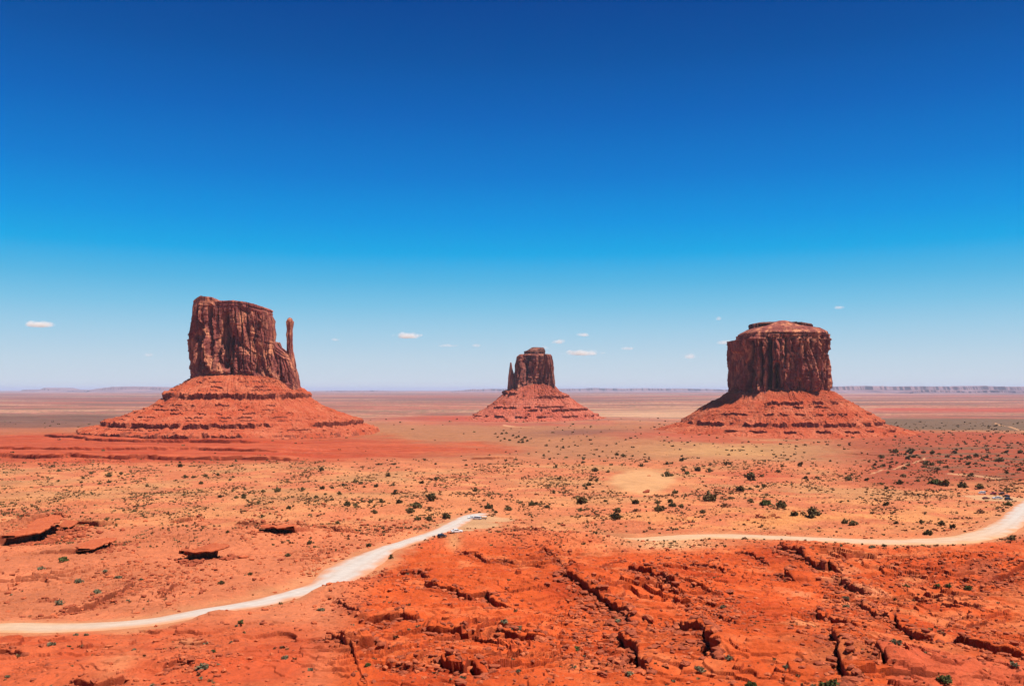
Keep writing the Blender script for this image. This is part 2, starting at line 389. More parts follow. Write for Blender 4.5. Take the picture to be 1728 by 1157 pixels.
def mat_leaf(name, c1, c2):
    n = NT(name); f = n.noise(n.pos(), 1.1, 4, 0.6); ri = n.n('ShaderNodeObjectInfo').outputs['Random']
    c = n.mix(n.remap(f, 0.35, 0.65), c1, c2); k = n.remap(ri, 0, 1, 0.7, 1.3)
    h = n.n('ShaderNodeVectorMath', operation='SCALE'); n.l(c, h.inputs[0]); n.l(k, h.inputs[3])
    return n.fin(h.outputs[0], 0.9, 0.1)
def mat_plain(name, c, rough=0.5, spec=0.4, metal=0.0):
    n = NT(name); f = n.noise(n.obj(), 3.0, 3); cc = n.mix(n.remap(f, 0.3, 0.7), np.array(c) * 0.92, np.array(c) * 1.05)
    m = n.fin(cc, rough, spec); n.b.inputs['Metallic'].default_value = metal; return m

M_ground = mat_ground(); M_road = mat_road()
M_cliff = mat_cliff('varnished_red_sandstone', (0.115, 0.032, 0.03), (0.27, 0.07, 0.052), (0.6, 0.24, 0.125))
M_cliff_far = mat_cliff('far_varnished_sandstone', (0.12, 0.037, 0.03), (0.26, 0.078, 0.055), (0.48, 0.2, 0.12), 0.7)
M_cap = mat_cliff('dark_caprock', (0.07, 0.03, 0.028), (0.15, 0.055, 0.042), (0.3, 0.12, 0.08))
M_ledge_shade = mat_cliff('shade_toned_ledge_rock', (0.13, 0.03, 0.018), (0.24, 0.055, 0.03), (0.3, 0.08, 0.045))  # bedrock colour darkened to paint shade onto the talus ledges
M_talus = mat_talus('red_shale_talus', (0.345, 0.062, 0.026), (0.46, 0.15, 0.078), (0.22, 0.04, 0.02))
M_talus_far = mat_talus('far_red_shale_talus', (0.38, 0.085, 0.05), (0.46, 0.16, 0.1), (0.25, 0.06, 0.045), 0.7)
M_rock = mat_rock('red_sandstone', (0.34, 0.07, 0.028), (0.47, 0.125, 0.052))
M_slab = mat_rock('pale_red_sandstone', alb((196, 92, 58)), alb((232, 126, 84)))
M_rock2 = mat_rock('dark_sandstone', (0.2, 0.046, 0.024), (0.36, 0.082, 0.036))
M_juniper = mat_leaf('juniper_foliage', (0.095, 0.066, 0.028), (0.155, 0.112, 0.046))
M_green = mat_leaf('green_foliage', (0.06, 0.068, 0.022), (0.115, 0.12, 0.04))
M_sage = mat_leaf('sage_foliage', (0.11, 0.10, 0.055), (0.19, 0.165, 0.10))
M_dry = mat_leaf('dry_brush', (0.15, 0.06, 0.03), (0.26, 0.12, 0.055))
M_bark = mat_plain('grey_bark', (0.12, 0.08, 0.06), 0.9, 0.1)
M_scrub = mat_leaf('dry_scrub', (0.15, 0.09, 0.04), (0.28, 0.17, 0.08))

# ------------------------------------------------------------------ ground sheet
def build_ground():
    pr = np.arange(1172, 659, -0.55)
    Yd = y_of(pr); Yd = Yd[(Yd > 118)]
    # finer rows on the near slope where the rock ledges stand
    rows = [np.linspace(22, 117.5, 60)]
    y = 118.0; near = []
    while y < 330: near.append(y); y += 0.2 + (y - 118) * 0.0016
    rows.append(np.array(near))
    fine = y_of(np.arange(1172, 845, -0.32)); Yd = np.concatenate([fine, Yd[Yd > fine[-1] + 1]])
    bench = np.arange(960, 1760, 1.9); Yd = np.concatenate([Yd[Yd < 959], bench, Yd[Yd > 1765]])
    rows.append(Yd[Yd > near[-1] + 0.3])
    last = rows[-1][-1]
    rows.append(np.exp(np.linspace(math.log(last * 1.03), math.log(160000), 60)))
    Y = np.concatenate(rows)
    u = np.concatenate([-np.exp(np.linspace(math.log(4), math.log(0.72), 60))[:-1], np.linspace(-0.71, 0.71, 1550), np.exp(np.linspace(math.log(0.72), math.log(4), 40))[1:]])
    X = u[None, :] * Y[:, None]; YY = np.repeat(Y[:, None], len(u), 1)
    x, y = X.ravel(), YY.ravel()
    z, q = H(x, y, True)
    px, py = q['px'], q['py']
    fc = grid_faces(len(Y), len(u)); V_ = np.stack([x + q['ox'], y + q['oy'], z], 1)
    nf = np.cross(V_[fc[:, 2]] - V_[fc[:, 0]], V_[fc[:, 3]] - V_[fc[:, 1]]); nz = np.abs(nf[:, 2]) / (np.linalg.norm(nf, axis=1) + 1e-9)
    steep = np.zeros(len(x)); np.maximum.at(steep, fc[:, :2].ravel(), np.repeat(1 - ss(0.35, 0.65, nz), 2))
    me = np_mesh('ground', np.stack([x + q['ox'], y + q['oy'], z], 1), grid_faces(len(Y), len(u)))
    me.polygons.foreach_set('use_smooth', (nz > 0.85) & (np.repeat(Y[:-1], len(u) - 1) > 240))
    # ---- soil colours, laid out on the land
    wx = fbm(x / 120, y / 120, 4, 21); w2 = fbm(x / 35, y / 35, 4, 22); w3 = fbm(x / 9, y / 9, 3, 23)
    L = np.log(np.maximum(y, 30)); far = fbm(x / np.maximum(y, 100) * 3.0, L * 22, 4, 24); far2 = fbm(x / np.maximum(y, 100) * 1.3, L * 40, 4, 25)
    pw = py + wx * 10 + w2 * 4 + far * 4 * (py < 790)
    qx = px + w2 * 40 + wx * 50
    col = np.zeros((len(x), 3))
    def lay(c, m):
        nonlocal col
        col = col * (1 - m[:, None]) + alb(c)[None, :] * m[:, None]
    lay((225, 130, 90), np.ones(len(x)))
    lay((234, 156, 104), ss(-0.2, 0.25, w2 + wx * 0.6) * ss(775, 800, pw) * (1 - ss(870, 930, pw)) * 0.8)
    lay((210, 150, 102), ss(-0.02, 0.3, wx - w2 * 0.3) * ss(775, 795, pw) * (1 - ss(830, 870, pw)) * 0.7)
    lay((242, 158, 98), np.exp(-((px - 1330) / 260) ** 2 - ((pw - 878) / 22) ** 2) * ss(-.3, .2, w2) * 0.95)
    lay((238, 150, 100), np.exp(-((px - 800) / 160) ** 2 - ((pw - 855) / 22) ** 2) * 0.6)
    # middle flats
    lay((188, 128, 92), ss(712, 720, pw) * (1 - ss(768, 786, pw)) * 0.85)
    lay((222, 165, 110), np.exp(-((px - 1230) / 130) ** 2 - ((pw - 762) / 12) ** 2) * 0.8)
    lay((150, 98, 82), np.exp(-((px - 980) / 110) ** 2 - ((pw - 737) / 7) ** 2) * 0.9)
    lay((200, 100, 76), np.exp(-((px - 1130) / 110) ** 2 - ((pw - 742) / 6) ** 2) * 0.9)
    lay((186, 88, 62), ss(1360, 1500, qx) * ss(728, 736, pw) * (1 - ss(808, 826, pw)) * 0.9)
    lay((128, 100, 76), ss(0.0, 0.3, w2 + far) * ss(1440, 1560, qx) * ss(745, 760, pw) * (1 - ss(800, 815, pw)) * 0.75)
    lay((208, 86, 58), np.exp(-((px - 1290) / 60) ** 2 - ((pw - 799) / 10) ** 2) * 0.7)
    # red apron round the foot of the left butte
    ap = ss(733, 750, pw - 14 * ss(520, 800, px) + (px < 140) * 0) * (1 - ss(770 + 8 * np.exp(-((px - 200) / 200) ** 2), 790, py + w2 * 6 + ss(450, 900, px) * 14)) * (1 - ss(820, 930, qx))
    lay((200, 86, 55), ap * 0.9); lay((196, 76, 46), ap * ss(0.02, 0.25, far2) * 0.6); lay((226, 110, 74), ap * ss(0.02, 0.25, -far2) * 0.5)
    lay((196, 112, 80), ss(700, 722, pw) * (1 - ss(736, 744, pw)) * (1 - ss(90, 170, px)) * 0.8)
    lay((208, 92, 62), np.exp(-(((px - 1320) / 210) ** 2 + ((pw - 730) / 17) ** 2) ** 2) * 0.85)
    lay((205, 92, 66), np.exp(-(((px - 890) / 170) ** 2 + ((pw - 711) / 8) ** 2) ** 2) * 0.8)
    # far plains: bands of sand, scrub and red earth
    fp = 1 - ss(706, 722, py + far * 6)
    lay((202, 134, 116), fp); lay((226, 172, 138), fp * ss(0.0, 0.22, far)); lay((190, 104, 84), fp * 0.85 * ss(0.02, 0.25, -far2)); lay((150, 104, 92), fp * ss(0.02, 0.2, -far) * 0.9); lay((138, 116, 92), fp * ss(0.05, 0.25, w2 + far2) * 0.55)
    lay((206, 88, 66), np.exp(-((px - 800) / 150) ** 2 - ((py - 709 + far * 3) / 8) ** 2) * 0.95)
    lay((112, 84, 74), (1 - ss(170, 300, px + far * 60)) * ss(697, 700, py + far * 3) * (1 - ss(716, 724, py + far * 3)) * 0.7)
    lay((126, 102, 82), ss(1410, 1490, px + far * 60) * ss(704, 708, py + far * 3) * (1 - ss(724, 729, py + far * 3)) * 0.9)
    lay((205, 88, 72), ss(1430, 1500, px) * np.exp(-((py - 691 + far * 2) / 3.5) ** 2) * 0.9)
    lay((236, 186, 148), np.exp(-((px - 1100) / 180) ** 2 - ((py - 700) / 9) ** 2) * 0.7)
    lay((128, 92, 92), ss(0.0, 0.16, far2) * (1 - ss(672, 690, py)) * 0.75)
    # dune of pale sand
    lay((236, 174, 122), ss(0.3, 0.75, q['dune'] + w3 * 0.12))
    # red rise in the foreground
    rg = q['ridge'] * ss(-0.35, -0.05, w2 * 0.5 + ss(560, 700, px) * 0.4 + ss(920, 970, py) * 0.3)
    lay((228, 98, 48), rg)
    lay((236, 134, 84), rg * ss(0.0, 0.4, w3 * 0.5 + w2 * 0.6 + ss(1250, 1500, px) * 0.18) * 0.75)
    lay((204, 74, 36), rg * ss(0.1, 0.4, -w2 + w3 * 0.4) * 0.6)
    lay((176, 84, 58), np.exp(-((px - 1670) / 70) ** 2 - ((py - 975) / 26) ** 2) * 0.7 * ss(-.2, .2, w3))
    lay((232, 150, 108), ss(0.1, 0.4, w3 + w2 * .4) * np.exp(-((px - 1450) / 130) ** 2 - ((py - 985) / 40) ** 2) * 0.7)
    lay((240, 148, 96), (np.exp(-((px - 1535) / 30) ** 2 - ((py - 1034) / 6) ** 2) + np.exp(-((px - 1360) / 45) ** 2 - ((py - 1072) / 8) ** 2) + np.exp(-((px - 1535) / 25) ** 2 - ((py - 978) / 6) ** 2)).clip(0, 1) * ss(-.3, .2, w3) * 0.9)
    lay((230, 108, 72), ss(1480, 1510, px + w3 * 30) * ss(1098, 1112, py - (px - 1500) * 0.06 + w3 * 8) * 0.85)
    # left foreground
    lf = (1 - ss(500, 600, px + (py - 1060) * 0.3)) * ss(1045, 1075, py)
    lay((228, 104, 62), lf * 0.8); lay((238, 142, 96), lf * np.exp(-((px - 205 + w3 * 14) / 42) ** 2) * 0.9); lay((238, 150, 104), np.exp(-((px - 318) / 26) ** 2 - ((py - 1090) / 9) ** 2) * 0.8)
    lay((206, 84, 48), lf * ss(0.05, 0.35, w2 + w3 * .5) * 0.6)
    # sand thrown up beside the roads, trampled parking ground, paths
    lay((233, 154, 108), (1 - ss(0.5, 8, q['rd'] + w3 * 5)) * 0.85)
    lay((233, 176, 130), 1 - ss(-2, 4, q['pd'] + w3 * 4))
    lay((238, 176, 128), np.exp(-((px - 1125 + w3 * 30) / 95) ** 2 - ((py - 920 + w3 * 5) / 9) ** 2) * 0.95)
    lay((238, 168, 116), np.exp(-((px - 766) / 12) ** 2 - ((py - 918) / 9) ** 2) * 0.8)
    for (a, b, c_, d_) in [(1680, 714, 1728, 728), (1560, 775, 1470, 800), (1700, 806, 1600, 800), (850, 720, 900, 726)]:
        ex, ey = c_ - a, b * 0 + d_ - b; l2 = ex * ex + ey * ey
        t = np.clip(((px - a) * ex + (py - b) * ey) / l2, 0, 1); d = np.hypot(px - a - t * ex, (py - b - t * ey) * 2)
        lay((240, 178, 132), (1 - ss(0.8, 2.4, d)) * 0.75)
    lay((158, 62, 42), steep * (y < 1700) * 0.6)      # bare bedrock tone on steep ledge faces, darkened to deepen their shade
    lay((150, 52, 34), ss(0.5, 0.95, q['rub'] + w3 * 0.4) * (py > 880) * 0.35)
    col *= (1 + 0.1 * w3 + 0.1 * w2)[:, None]
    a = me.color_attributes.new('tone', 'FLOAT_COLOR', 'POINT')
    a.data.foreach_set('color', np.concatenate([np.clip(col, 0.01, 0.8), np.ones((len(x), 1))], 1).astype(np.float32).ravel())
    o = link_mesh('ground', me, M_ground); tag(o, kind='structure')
build_ground()

# ------------------------------------------------------------------ dirt roads
def build_road(name, Lr, lift):
    L = Lr; d = np.gradient(L[:, :2], axis=0); d /= np.linalg.norm(d, axis=1)[:, None]
    nrm = np.stack([-d[:, 1], d[:, 0]], 1); k = np.linspace(-1, 1, 13)
    edge = 1 + 0.12 * perlin(np.arange(len(L)) / 6.0, np.zeros(len(L)), 3)
    P = L[:, None, :2] + nrm[:, None, :] * (k[None, :, None] * (L[:, 2] * edge)[:, None, None])
    x, y = P[..., 0].ravel(), P[..., 1].ravel()
    z = H(x, y) + lift * np.tile(1 - np.abs(k) ** 6 * 1.15, len(L))
    me = np_mesh(name, np.stack([x, y, z], 1), grid_faces(len(L), len(k)))
    kk = np.abs(np.tile(k, len(L))); t = np.repeat(np.linspace(0, 1, len(L)), len(k))
    c0 = alb((230, 216, 208)); c1 = alb((234, 168, 132))
    wn = perlin(x / 7, y / 7, 41) * 0.3
    m = ss(0.4, 1.0, kk + wn)
    col = c0[None] * (1 - m[:, None]) + c1[None] * m[:, None]
    ends = (1 - ss(0.0, 0.2, t) * (1.0 if name == 'dirt_road' else 1.0)) * 0.75
    col = col * (1 - ends[:, None]) + alb((240, 190, 140))[None] * ends[:, None]
    if name == 'dirt_track':
        e2 = (1 - ss(0.3, 0.62, t)) * 0.6; col = col * (1 - e2[:, None]) + alb((244, 190, 138))[None] * e2[:, None]
    rut = np.exp(-((np.abs(np.tile(k, len(L)) + 0.08 * wn) - 0.34) / 0.13) ** 2); col *= 1 - rut[:, None] * np.array([[0.06, 0.15, 0.2]]) * (0.7 + wn[:, None]); col *= (1 + 0.07 * fbm(x / 5, y / 9, 3, 44))[:, None]
    a = me.color_attributes.new('tone', 'FLOAT_COLOR', 'POINT')
    a.data.foreach_set('color', np.concatenate([col, np.ones((len(x), 1))], 1).astype(np.float32).ravel())
    tag(link_mesh(name, me, M_road), kind='structure')
build_road('dirt_road', RA, 0.2); build_road('dirt_track', RB, 0.25)

# ------------------------------------------------------------------ buttes
def tower(name, parent, cpx, D, edges, mat, depth=0.5, nth=900, nz=230, top=None, seed=0, groove=6.0, amp=1.0, base_strata=16, top_strata=22, expo=3.2, power=1.0, ycen=0.0, sunken=0, gscale=1.0, clefts=()):
    """a cliff block. edges: rows of (photo row, photo left, photo right) from foot to rim. top: rim line (photo px, photo row)."""
    s = D / F
    E = sorted(edges, key=lambda e: -e[0]); rows = np.array([e[0] for e in E], float)
    zz = CAMZ + (HZ - rows) * s
    L = (np.array([e[1] for e in E], float) - cpx) * s; Rr = (np.array([e[2] for e in E], float) - cpx) * s
    wid = (Rr - L).max(); b = wid * 0.5 * depth
    th = np.linspace(0, 2 * np.pi, nth, endpoint=False)
    ct, st = np.cos(th), np.sin(th)
    ex = np.sign(ct) * np.abs(ct) ** (2 / expo); ey = np.sign(st) * np.abs(st) ** (2 / expo)
    z0, z1 = zz[0], zz[-1]
    # extra rows where the outline steps
    zr = np.unique(np.concatenate([np.linspace(z0, z1, nz), zz]))
    l = np.interp(zr, zz, L); r = np.interp(zr, zz, Rr)
    cxr = (l + r) / 2; hw = (r - l) / 2
    per = np.concatenate([[0], np.cumsum(np.hypot(np.diff(ex) * wid / 2, np.diff(ey) * b))])
    ptot = per[-1] + 1
    X = cxr[:, None] + hw[:, None] * ex[None]; Yv = (hw / (wid / 2) * b)[:, None] * ey[None] + ycen
    Z = np.repeat(zr[:, None], nth, 1)
    P = np.repeat(per[None], len(zr), 0)
    nx = ex * b; ny = ey * (wid / 2); nl = np.hypot(nx, ny) + 1e-9; nx, ny = nx / nl, ny / nl
    hgt = z1 - z0; v = (Z - z0) / hgt
    gs = gscale
    n1 = perlin(P / (20 * gs) + perlin(P / 30, Z / 60, seed) * .5, Z / 160, seed + 1)
    gro = -np.maximum(0, 1 - np.abs(n1) * 5.0) ** 1.5 * groove * (0.5 + 0.8 * perlin(P / 60, Z / 70, seed + 2))
    n2 = perlin(P / (7 * gs) + perlin(P / 12, Z / 30, seed) * .4, Z / 70, seed + 3)
    gro += -np.maximum(0, 1 - np.abs(n2) * 4.5) ** 1.5 * groove * 0.35
    slab = (cells(P / (11 * gs) + perlin(P / 20, Z / 25, seed + 4), Z / (26 * gs) + perlin(P / 25, Z / 40, seed + 6) * 1.5, seed) - 0.5) * 6.0 * amp * gs
    slab = slab + perlin(P / (24 * gs), Z / (90 * gs), seed + 15) * 11 * amp * gs + (np.abs(perlin(P / (13 * gs), Z / (60 * gs), seed + 17)) - 0.3) * 9 * amp * gs
    uu = P / (14 * gs) + perlin(P / 40, Z / 120, seed + 19) * 0.9 + perlin(P / 200, Z * 0, seed + 20); fu = np.floor(uu); fr = uu - fu
    slab = slab * 1.25 + 7.5 * amp * gs * (0.35 + 0.9 * cells(fu, Z / (45 * gs) + 7 * cells(fu, Z * 0, seed + 22), seed + 21)) * (0.5 - fr)
    slab2 = (cells(P / (5 * gs), Z / (11 * gs) + perlin(P / 9, Z / 20, seed + 8) * 1.5, seed + 3) - 0.5) * 2.0 * amp * gs
    alc = np.maximum(0, perlin(P / (26 * gs), Z / (40 * gs), seed + 11) - 0.15) * -9 * amp * gs
    fine = fbm(P / 6, Z / 9, 4, seed + 9) * 1.6 * amp
    lay_t = Z / (3.6 * gs) + perlin(P / 60, Z / 30, seed + 12) * 1.2
    strat = (cells(lay_t, P / 70, seed + 5) - 0.5) * 2 * 3.0 * amp * gs
    wb = 1 - ss(base_strata * 0.6, base_strata * 1.3, Z - z0 - sunken); wt = ss(-top_strata, -top_strata * 0.6, Z - z1)
    ws = np.maximum(wb, wt)
    dsp = (gro + slab + slab2 + alc) * (1 - 0.8 * ws) + fine + strat * np.clip(ws + 0.28, 0, 1) + wb * 0.6 * amp
    for (cp, wpx, dp, r0, r1) in clefts:      # named vertical clefts seen on the front face
        cxx = (cp - cpx) * s; m = np.exp(-((X - cxx + 4 * perlin(Z / 25, Z * 0, int(cp))) / (1.0 * wpx * s)) ** 2) * (Yv < ycen + 0.2 * b)
        zc0, zc1 = CAMZ + (HZ - r0) * s, CAMZ + (HZ - r1) * s
        dsp -= 1.8 * dp * m * ss(zc0 - 4, zc0 + 6, Z) * (1 - ss(zc1 - 8, zc1 + 2, Z))
    dsp -= np.mean(dsp)
    dsp *= np.clip(hw / (wid / 2), 0.15, 1)[:, None]
    edge = np.abs(ex)[None] ** 6
    dsp = dsp * (1 - 0.7 * edge)
    X = X + dsp * nx[None] * 1.0; Yv = Yv + dsp * ny[None]
    if top is not None:
        tp = np.array(top, float); tz = np.interp(X / s + cpx, tp[:, 0], CAMZ + (HZ - tp[:, 1]) * s)
        Z = z0 + v * (tz + fbm(X / 14, Yv / 14, 3, seed + 30) * 1.5 - z0)
    # roof rings
    rings = [0.985, 0.95, 0.88, 0.75, 0.55, 0.3, 0.08]
    cxt, cyt = X[-1].mean(), Yv[-1].mean()
    RX, RY, RZ = [], [], []
    for k in rings:
        rx = cxt + (X[-1] - cxt) * k; ry = cyt + (Yv[-1] - cyt) * k
        if top is not None: rz = np.interp(rx / s + cpx, tp[:, 0], CAMZ + (HZ - tp[:, 1]) * s) + fbm(rx / 10, ry / 10, 3, seed + 31) * 2.0
        else: rz = Z[-1] + (1 - k) * 1.5 + fbm(rx / 10, ry / 10, 3, seed + 31) * 1.5
        RX.append(rx); RY.append(ry); RZ.append(rz)
    X = np.concatenate([X, RX]); Yv = np.concatenate([Yv, RY]); Z = np.concatenate([Z, RZ])
    me = np_mesh(name, np.stack([X.ravel(), Yv.ravel(), Z.ravel()], 1), grid_faces(len(X), nth, True), smooth=False)
    return link_mesh(name, me, mat, parent)

def talus(name, parent, cpx, D, prof, left, right, mat, seed=0, nth=1300, nr=330, front=1.0, ledges=(), gul=3.0):
    """debris slope round the foot. prof: (radius in px, photo row) from the cliff foot outwards; left/right scale the radius."""
    s = D / F
    pr = np.array(prof, float); rr = pr[:, 0] * s; zp = CAMZ + (HZ - pr[:, 1]) * s
    th = np.concatenate([np.linspace(np.pi * 0.93, np.pi * 2.07, int(nth * .85), endpoint=False), np.linspace(np.pi * 2.07, np.pi * 2.93, int(nth * .15), endpoint=False)]); nth = len(th)
    ct, st = np.cos(th), np.sin(th)
    kx = np.where(ct < 0, left, right)
    k = 1 / np.sqrt((ct / kx) ** 2 + (st / front) ** 2)
    r = np.linspace(rr[0] * 0.55, rr[-1], nr)
    RR = np.repeat(r[:, None], nth, 1); TT = np.repeat(th[None], nr, 0)
    X = RR * k[None] * ct[None]; Y = RR * k[None] * st[None]
    warp = fbm(X / 45, Y / 45, 3, seed) * 9 * s / 1.2 + fbm(X / 14, Y / 14, 3, seed + 1) * 4
    re = RR + warp
    Z = np.interp(re, rr, zp)
    LX = np.zeros_like(X); LY = np.zeros_like(X)
    for (rp, hp, lo, hi, thr) in ledges:      # rock bands: radius px, height px, azimuth range (photo px), presence
        arc = X / s + cpx
        pres = ss(thr - 0.08, thr + 0.08, perlin(X / 30 + seed, Y / 30, seed + 7) + 0.25 * perlin(X / 9, Y / 9, seed + 8)) * ss(lo - 6, lo + 6, arc) * (1 - ss(hi - 6, hi + 6, arc))
        dd = re - rp * s + perlin(X / 11, Y / 11, seed + 3) * 2.5 + perlin(X / 4, Y / 4, seed + 4) * 1.2
        hh = hp * s
        lipr = pres * hh * 0.75 * np.exp(-((dd + 1.0) / 1.5) ** 2); LX = LX + lipr * ct[None]; LY = LY + lipr * st[None]
        Z += pres * hh * (0.55 * (1 - ss(-0.7, 0.7, dd)) * np.exp(np.minimum(dd, 0) / (hh * 2.2)) - 0.45 * ss(-0.7, 0.7, dd) * np.exp(-np.maximum(dd, 0) / (hh * 1.6)))
    ft = np.clip((RR - rr[0]) / (rr[-1] - rr[0]), 0, 1)
    rill = np.abs(fbm(TT * 22 + fbm(X / 50, Y / 50, 2, seed + 16) * 2, RR / 110, 4, seed + 11))
    Z += (fbm(X / 16, Y / 16, 5, seed + 12, 0.6) * gul - rill * gul * 1.6 + np.maximum(0, fbm(X / 5, Y / 5, 3, seed + 13)) * 2.4) * (1 - 0.5 * ft)
    lt = Z / 6.0; Z += (terrace(lt, 0.12) - lt) * 0.8 * ss(-0.1, 0.25, perlin(X / 60, Y / 60, seed + 14))
    Z -= ss(0.9, 1.0, ft) * 8
    X = X + LX; Y = Y + LY
    me = np_mesh(name, np.stack([X.ravel(), Y.ravel(), Z.ravel()], 1), grid_faces(nr, nth, True)[:, ::-1], smooth=False)
    V_ = np.stack([X.ravel(), Y.ravel(), Z.ravel()], 1); fc = grid_faces(nr, nth, True)[:, ::-1]
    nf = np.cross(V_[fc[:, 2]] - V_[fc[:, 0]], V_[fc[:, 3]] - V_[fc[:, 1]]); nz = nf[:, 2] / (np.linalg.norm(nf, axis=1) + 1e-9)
    o = link_mesh(name, me, [mat, M_ledge_shade], parent); me.polygons.foreach_set('material_index', (nz < 0.42).astype(np.int32))  # steep faces take the darker rock, shade put into its colour
    return o, (X, Y, Z)

TALUS = {}
# left butte with its thin spire
cpx, D = BUTTES['west']
bt = empty('sandstone_butte', ((cpx - CX) / F * D, D, 0))
tag(bt, 'dark red sandstone butte with a thin free-standing spire on its right shoulder', 'butte', 'sandstone buttes of the valley')
tower('cliff_block', bt, cpx, D, [(662,329,472),(640,329,470),(636,329,468),(600,327,462),(585,327,460),(574,327,459),(553,328,457),(520,331,456),(502,333,455)], M_cliff, depth=0.72, seed=2, ycen=0,
      top=[(318,524),(331,516),(334,509),(346,505),(352,503),(372,506),(378,512),(395,512),(408,511),(425,513),(438,516),(452,521),(457,524),(480,528)], sunken=24, groove=6,
      clefts=[(350,3,8,628,530),(398,4,11,622,520),(407,3,8,630,560),(447,2.5,9,632,530),(372,2.5,6,600,515),(338,2,5,620,560)])
tower('broken_shoulder', bt, cpx, D, [(668,440,511),(649,442,508),(630,444,505),(612,445,503),(600,447,499),(578,449,492)], M_cliff, depth=1.0, seed=9, ycen=-8, nth=500, nz=140, groove=4, amp=0.8, gscale=.7,
      top=[(440,574),(461,577),(469,577),(473,586),(480,591),(487,597),(496,600),(500,606),(504,622),(512,640)], sunken=22)
tower('rock_spire', bt, cpx, D, [(625,483,502),(606,485.5,499.5),(592,487,497),(586,486.5,496.5),(572,487,496.2),(566,486.4,496.5),(556,487.4,496.2),(550,487.2,496.6),(544,486.6,497),(541,487.2,496.2),(538,488.5,495)], M_cliff, depth=1.0, seed=14, ycen=-12, nth=160, nz=110, groove=2.2, amp=0.65, gscale=.5, base_strata=1, top_strata=6, expo=2.5)
_, TALUS['west'] = talus('talus_slope', bt, cpx, D, [(60,634),(86,637),(106,650),(128,663),(134,671),(158,686),(200,700),(226,708),(232,714),(262,722),(268,731),(300,742),(345,752),(420,768)], 0.925, 0.86, M_talus, seed=3, front=0.92,
      ledges=[(131,6,255,520,-0.3),(112,3,380,470,-.1),(98,2,300,500,.05),(121,2,270,520,.05),(229,5,150,505,-0.25),(229,5,560,640,-.35),(266,9,100,480,-0.25),(165,2.5,230,500,0.1),(180,2.5,230,520,0.1),(150,2.5,250,500,0.05),(197,2.5,200,560,.1),(212,2,180,560,.1),(246,2.5,140,560,.08),(288,3,90,520,0.0),(318,3,60,560,.1)])
# middle butte, farther off
cpx, D = BUTTES['east']
bt2 = empty('sandstone_butte', ((cpx - CX) / F * D, D, 0))
tag(bt2, 'smallest, farthest sandstone butte, with a short thumb of rock on its left', 'butte', 'sandstone buttes of the valley')
tower('cliff_block', bt2, cpx, D, [(668,866,937),(656,867,934.5),(648,868,934),(630,869,933),(612,871,932.5),(605,872.5,931.5),(600,874.5,930.5),(598,877,929)], M_cliff_far, depth=0.9, seed=21, nth=600, nz=140, groove=6, gscale=1.3, base_strata=8, top_strata=6,
      clefts=[(919,1.5,14,650,598),(886,2.5,10,646,606),(878,1.5,7,640,610),(900,2,6,640,615)])
tower('rock_spire', bt2, cpx, D, [(668,856,872),(650,857,869),(634,858,868),(629,859,866.5),(622,859.6,864.4),(615,860.4,863.6),(612,861,863)], M_cliff_far, depth=0.9, seed=25, ycen=-18, nth=140, nz=80, groove=1.5, amp=.5, gscale=.6, base_strata=1, top_strata=4)
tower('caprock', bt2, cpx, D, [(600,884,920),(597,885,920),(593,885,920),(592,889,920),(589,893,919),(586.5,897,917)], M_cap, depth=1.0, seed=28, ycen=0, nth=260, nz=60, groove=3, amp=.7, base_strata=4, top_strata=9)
_, TALUS['east'] = talus('talus_slope', bt2, cpx, D, [(30,648),(37,651),(48,660),(58,668),(72,678),(84,686),(96,692),(104,698),(130,707),(170,716),(215,722)], 0.88, 1.0, M_talus_far, seed=31, front=0.95, gul=4.0,
      ledges=[(52,4,835,870,-.3),(60,4,905,960,-.1),(92,4,890,990,-.2),(84,3,820,950,-.1),(110,4,760,1010,0),(140,4,720,1010,0)])
# right butte, broad and flat-topped
cpx, D = BUTTES['merrick']
bt3 = empty('sandstone_butte', ((cpx - CX) / F * D, D, 0))
tag(bt3, 'broad blocky sandstone butte with stepped flat top, deep clefts and no spire', 'butte', 'sandstone buttes of the valley')
tower('cliff_block', bt3, cpx, D, [(682,1236,1386),(664,1237,1385),(640,1237,1387),(610,1237,1388),(592,1236,1387),(578,1235,1386),(575,1235,1388),(574.5,1247,1389),(572,1249,1387),(566.5,1249,1389),(566,1252,1386),(564,1252,1386),(561,1256,1384),(555,1267,1374),(550,1290,1348),(546,1300,1338),(543,1308,1332),(541.5,1313,1327)], M_cliff, depth=0.95, seed=42, nth=1000, groove=9, gscale=1.15, sunken=20, base_strata=8, top_strata=44,
      clefts=[(1236,2.5,14,660,592),(1250,2.6,22,664,574),(1265,2.2,14,650,578),(1278,3.2,26,668,572),(1290,5,24,674,612),(1360,2.2,12,630,575),(1389,3,10,640,585),(1305,2,9,600,572),(1335,1.6,8,640,590)])
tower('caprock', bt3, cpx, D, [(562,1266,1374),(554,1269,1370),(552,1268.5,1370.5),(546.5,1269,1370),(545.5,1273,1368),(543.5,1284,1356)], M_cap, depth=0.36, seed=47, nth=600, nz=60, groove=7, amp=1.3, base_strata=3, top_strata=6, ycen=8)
_, TALUS['merrick'] = talus('talus_slope', bt3, cpx, D, [(70,655),(88,663),(100,672),(122,684),(140,696),(155,706),(162,713),(185,719),(215,728),(270,740)], 1.0, 1.02, M_talus, seed=51, front=0.95,
      ledges=[(112,5,1265,1382,-.35),(122,3,1290,1360,-.1),(160,5,1160,1500,-0.25),(140,3,1200,1450,.05),(190,4,1170,1500,.1)])

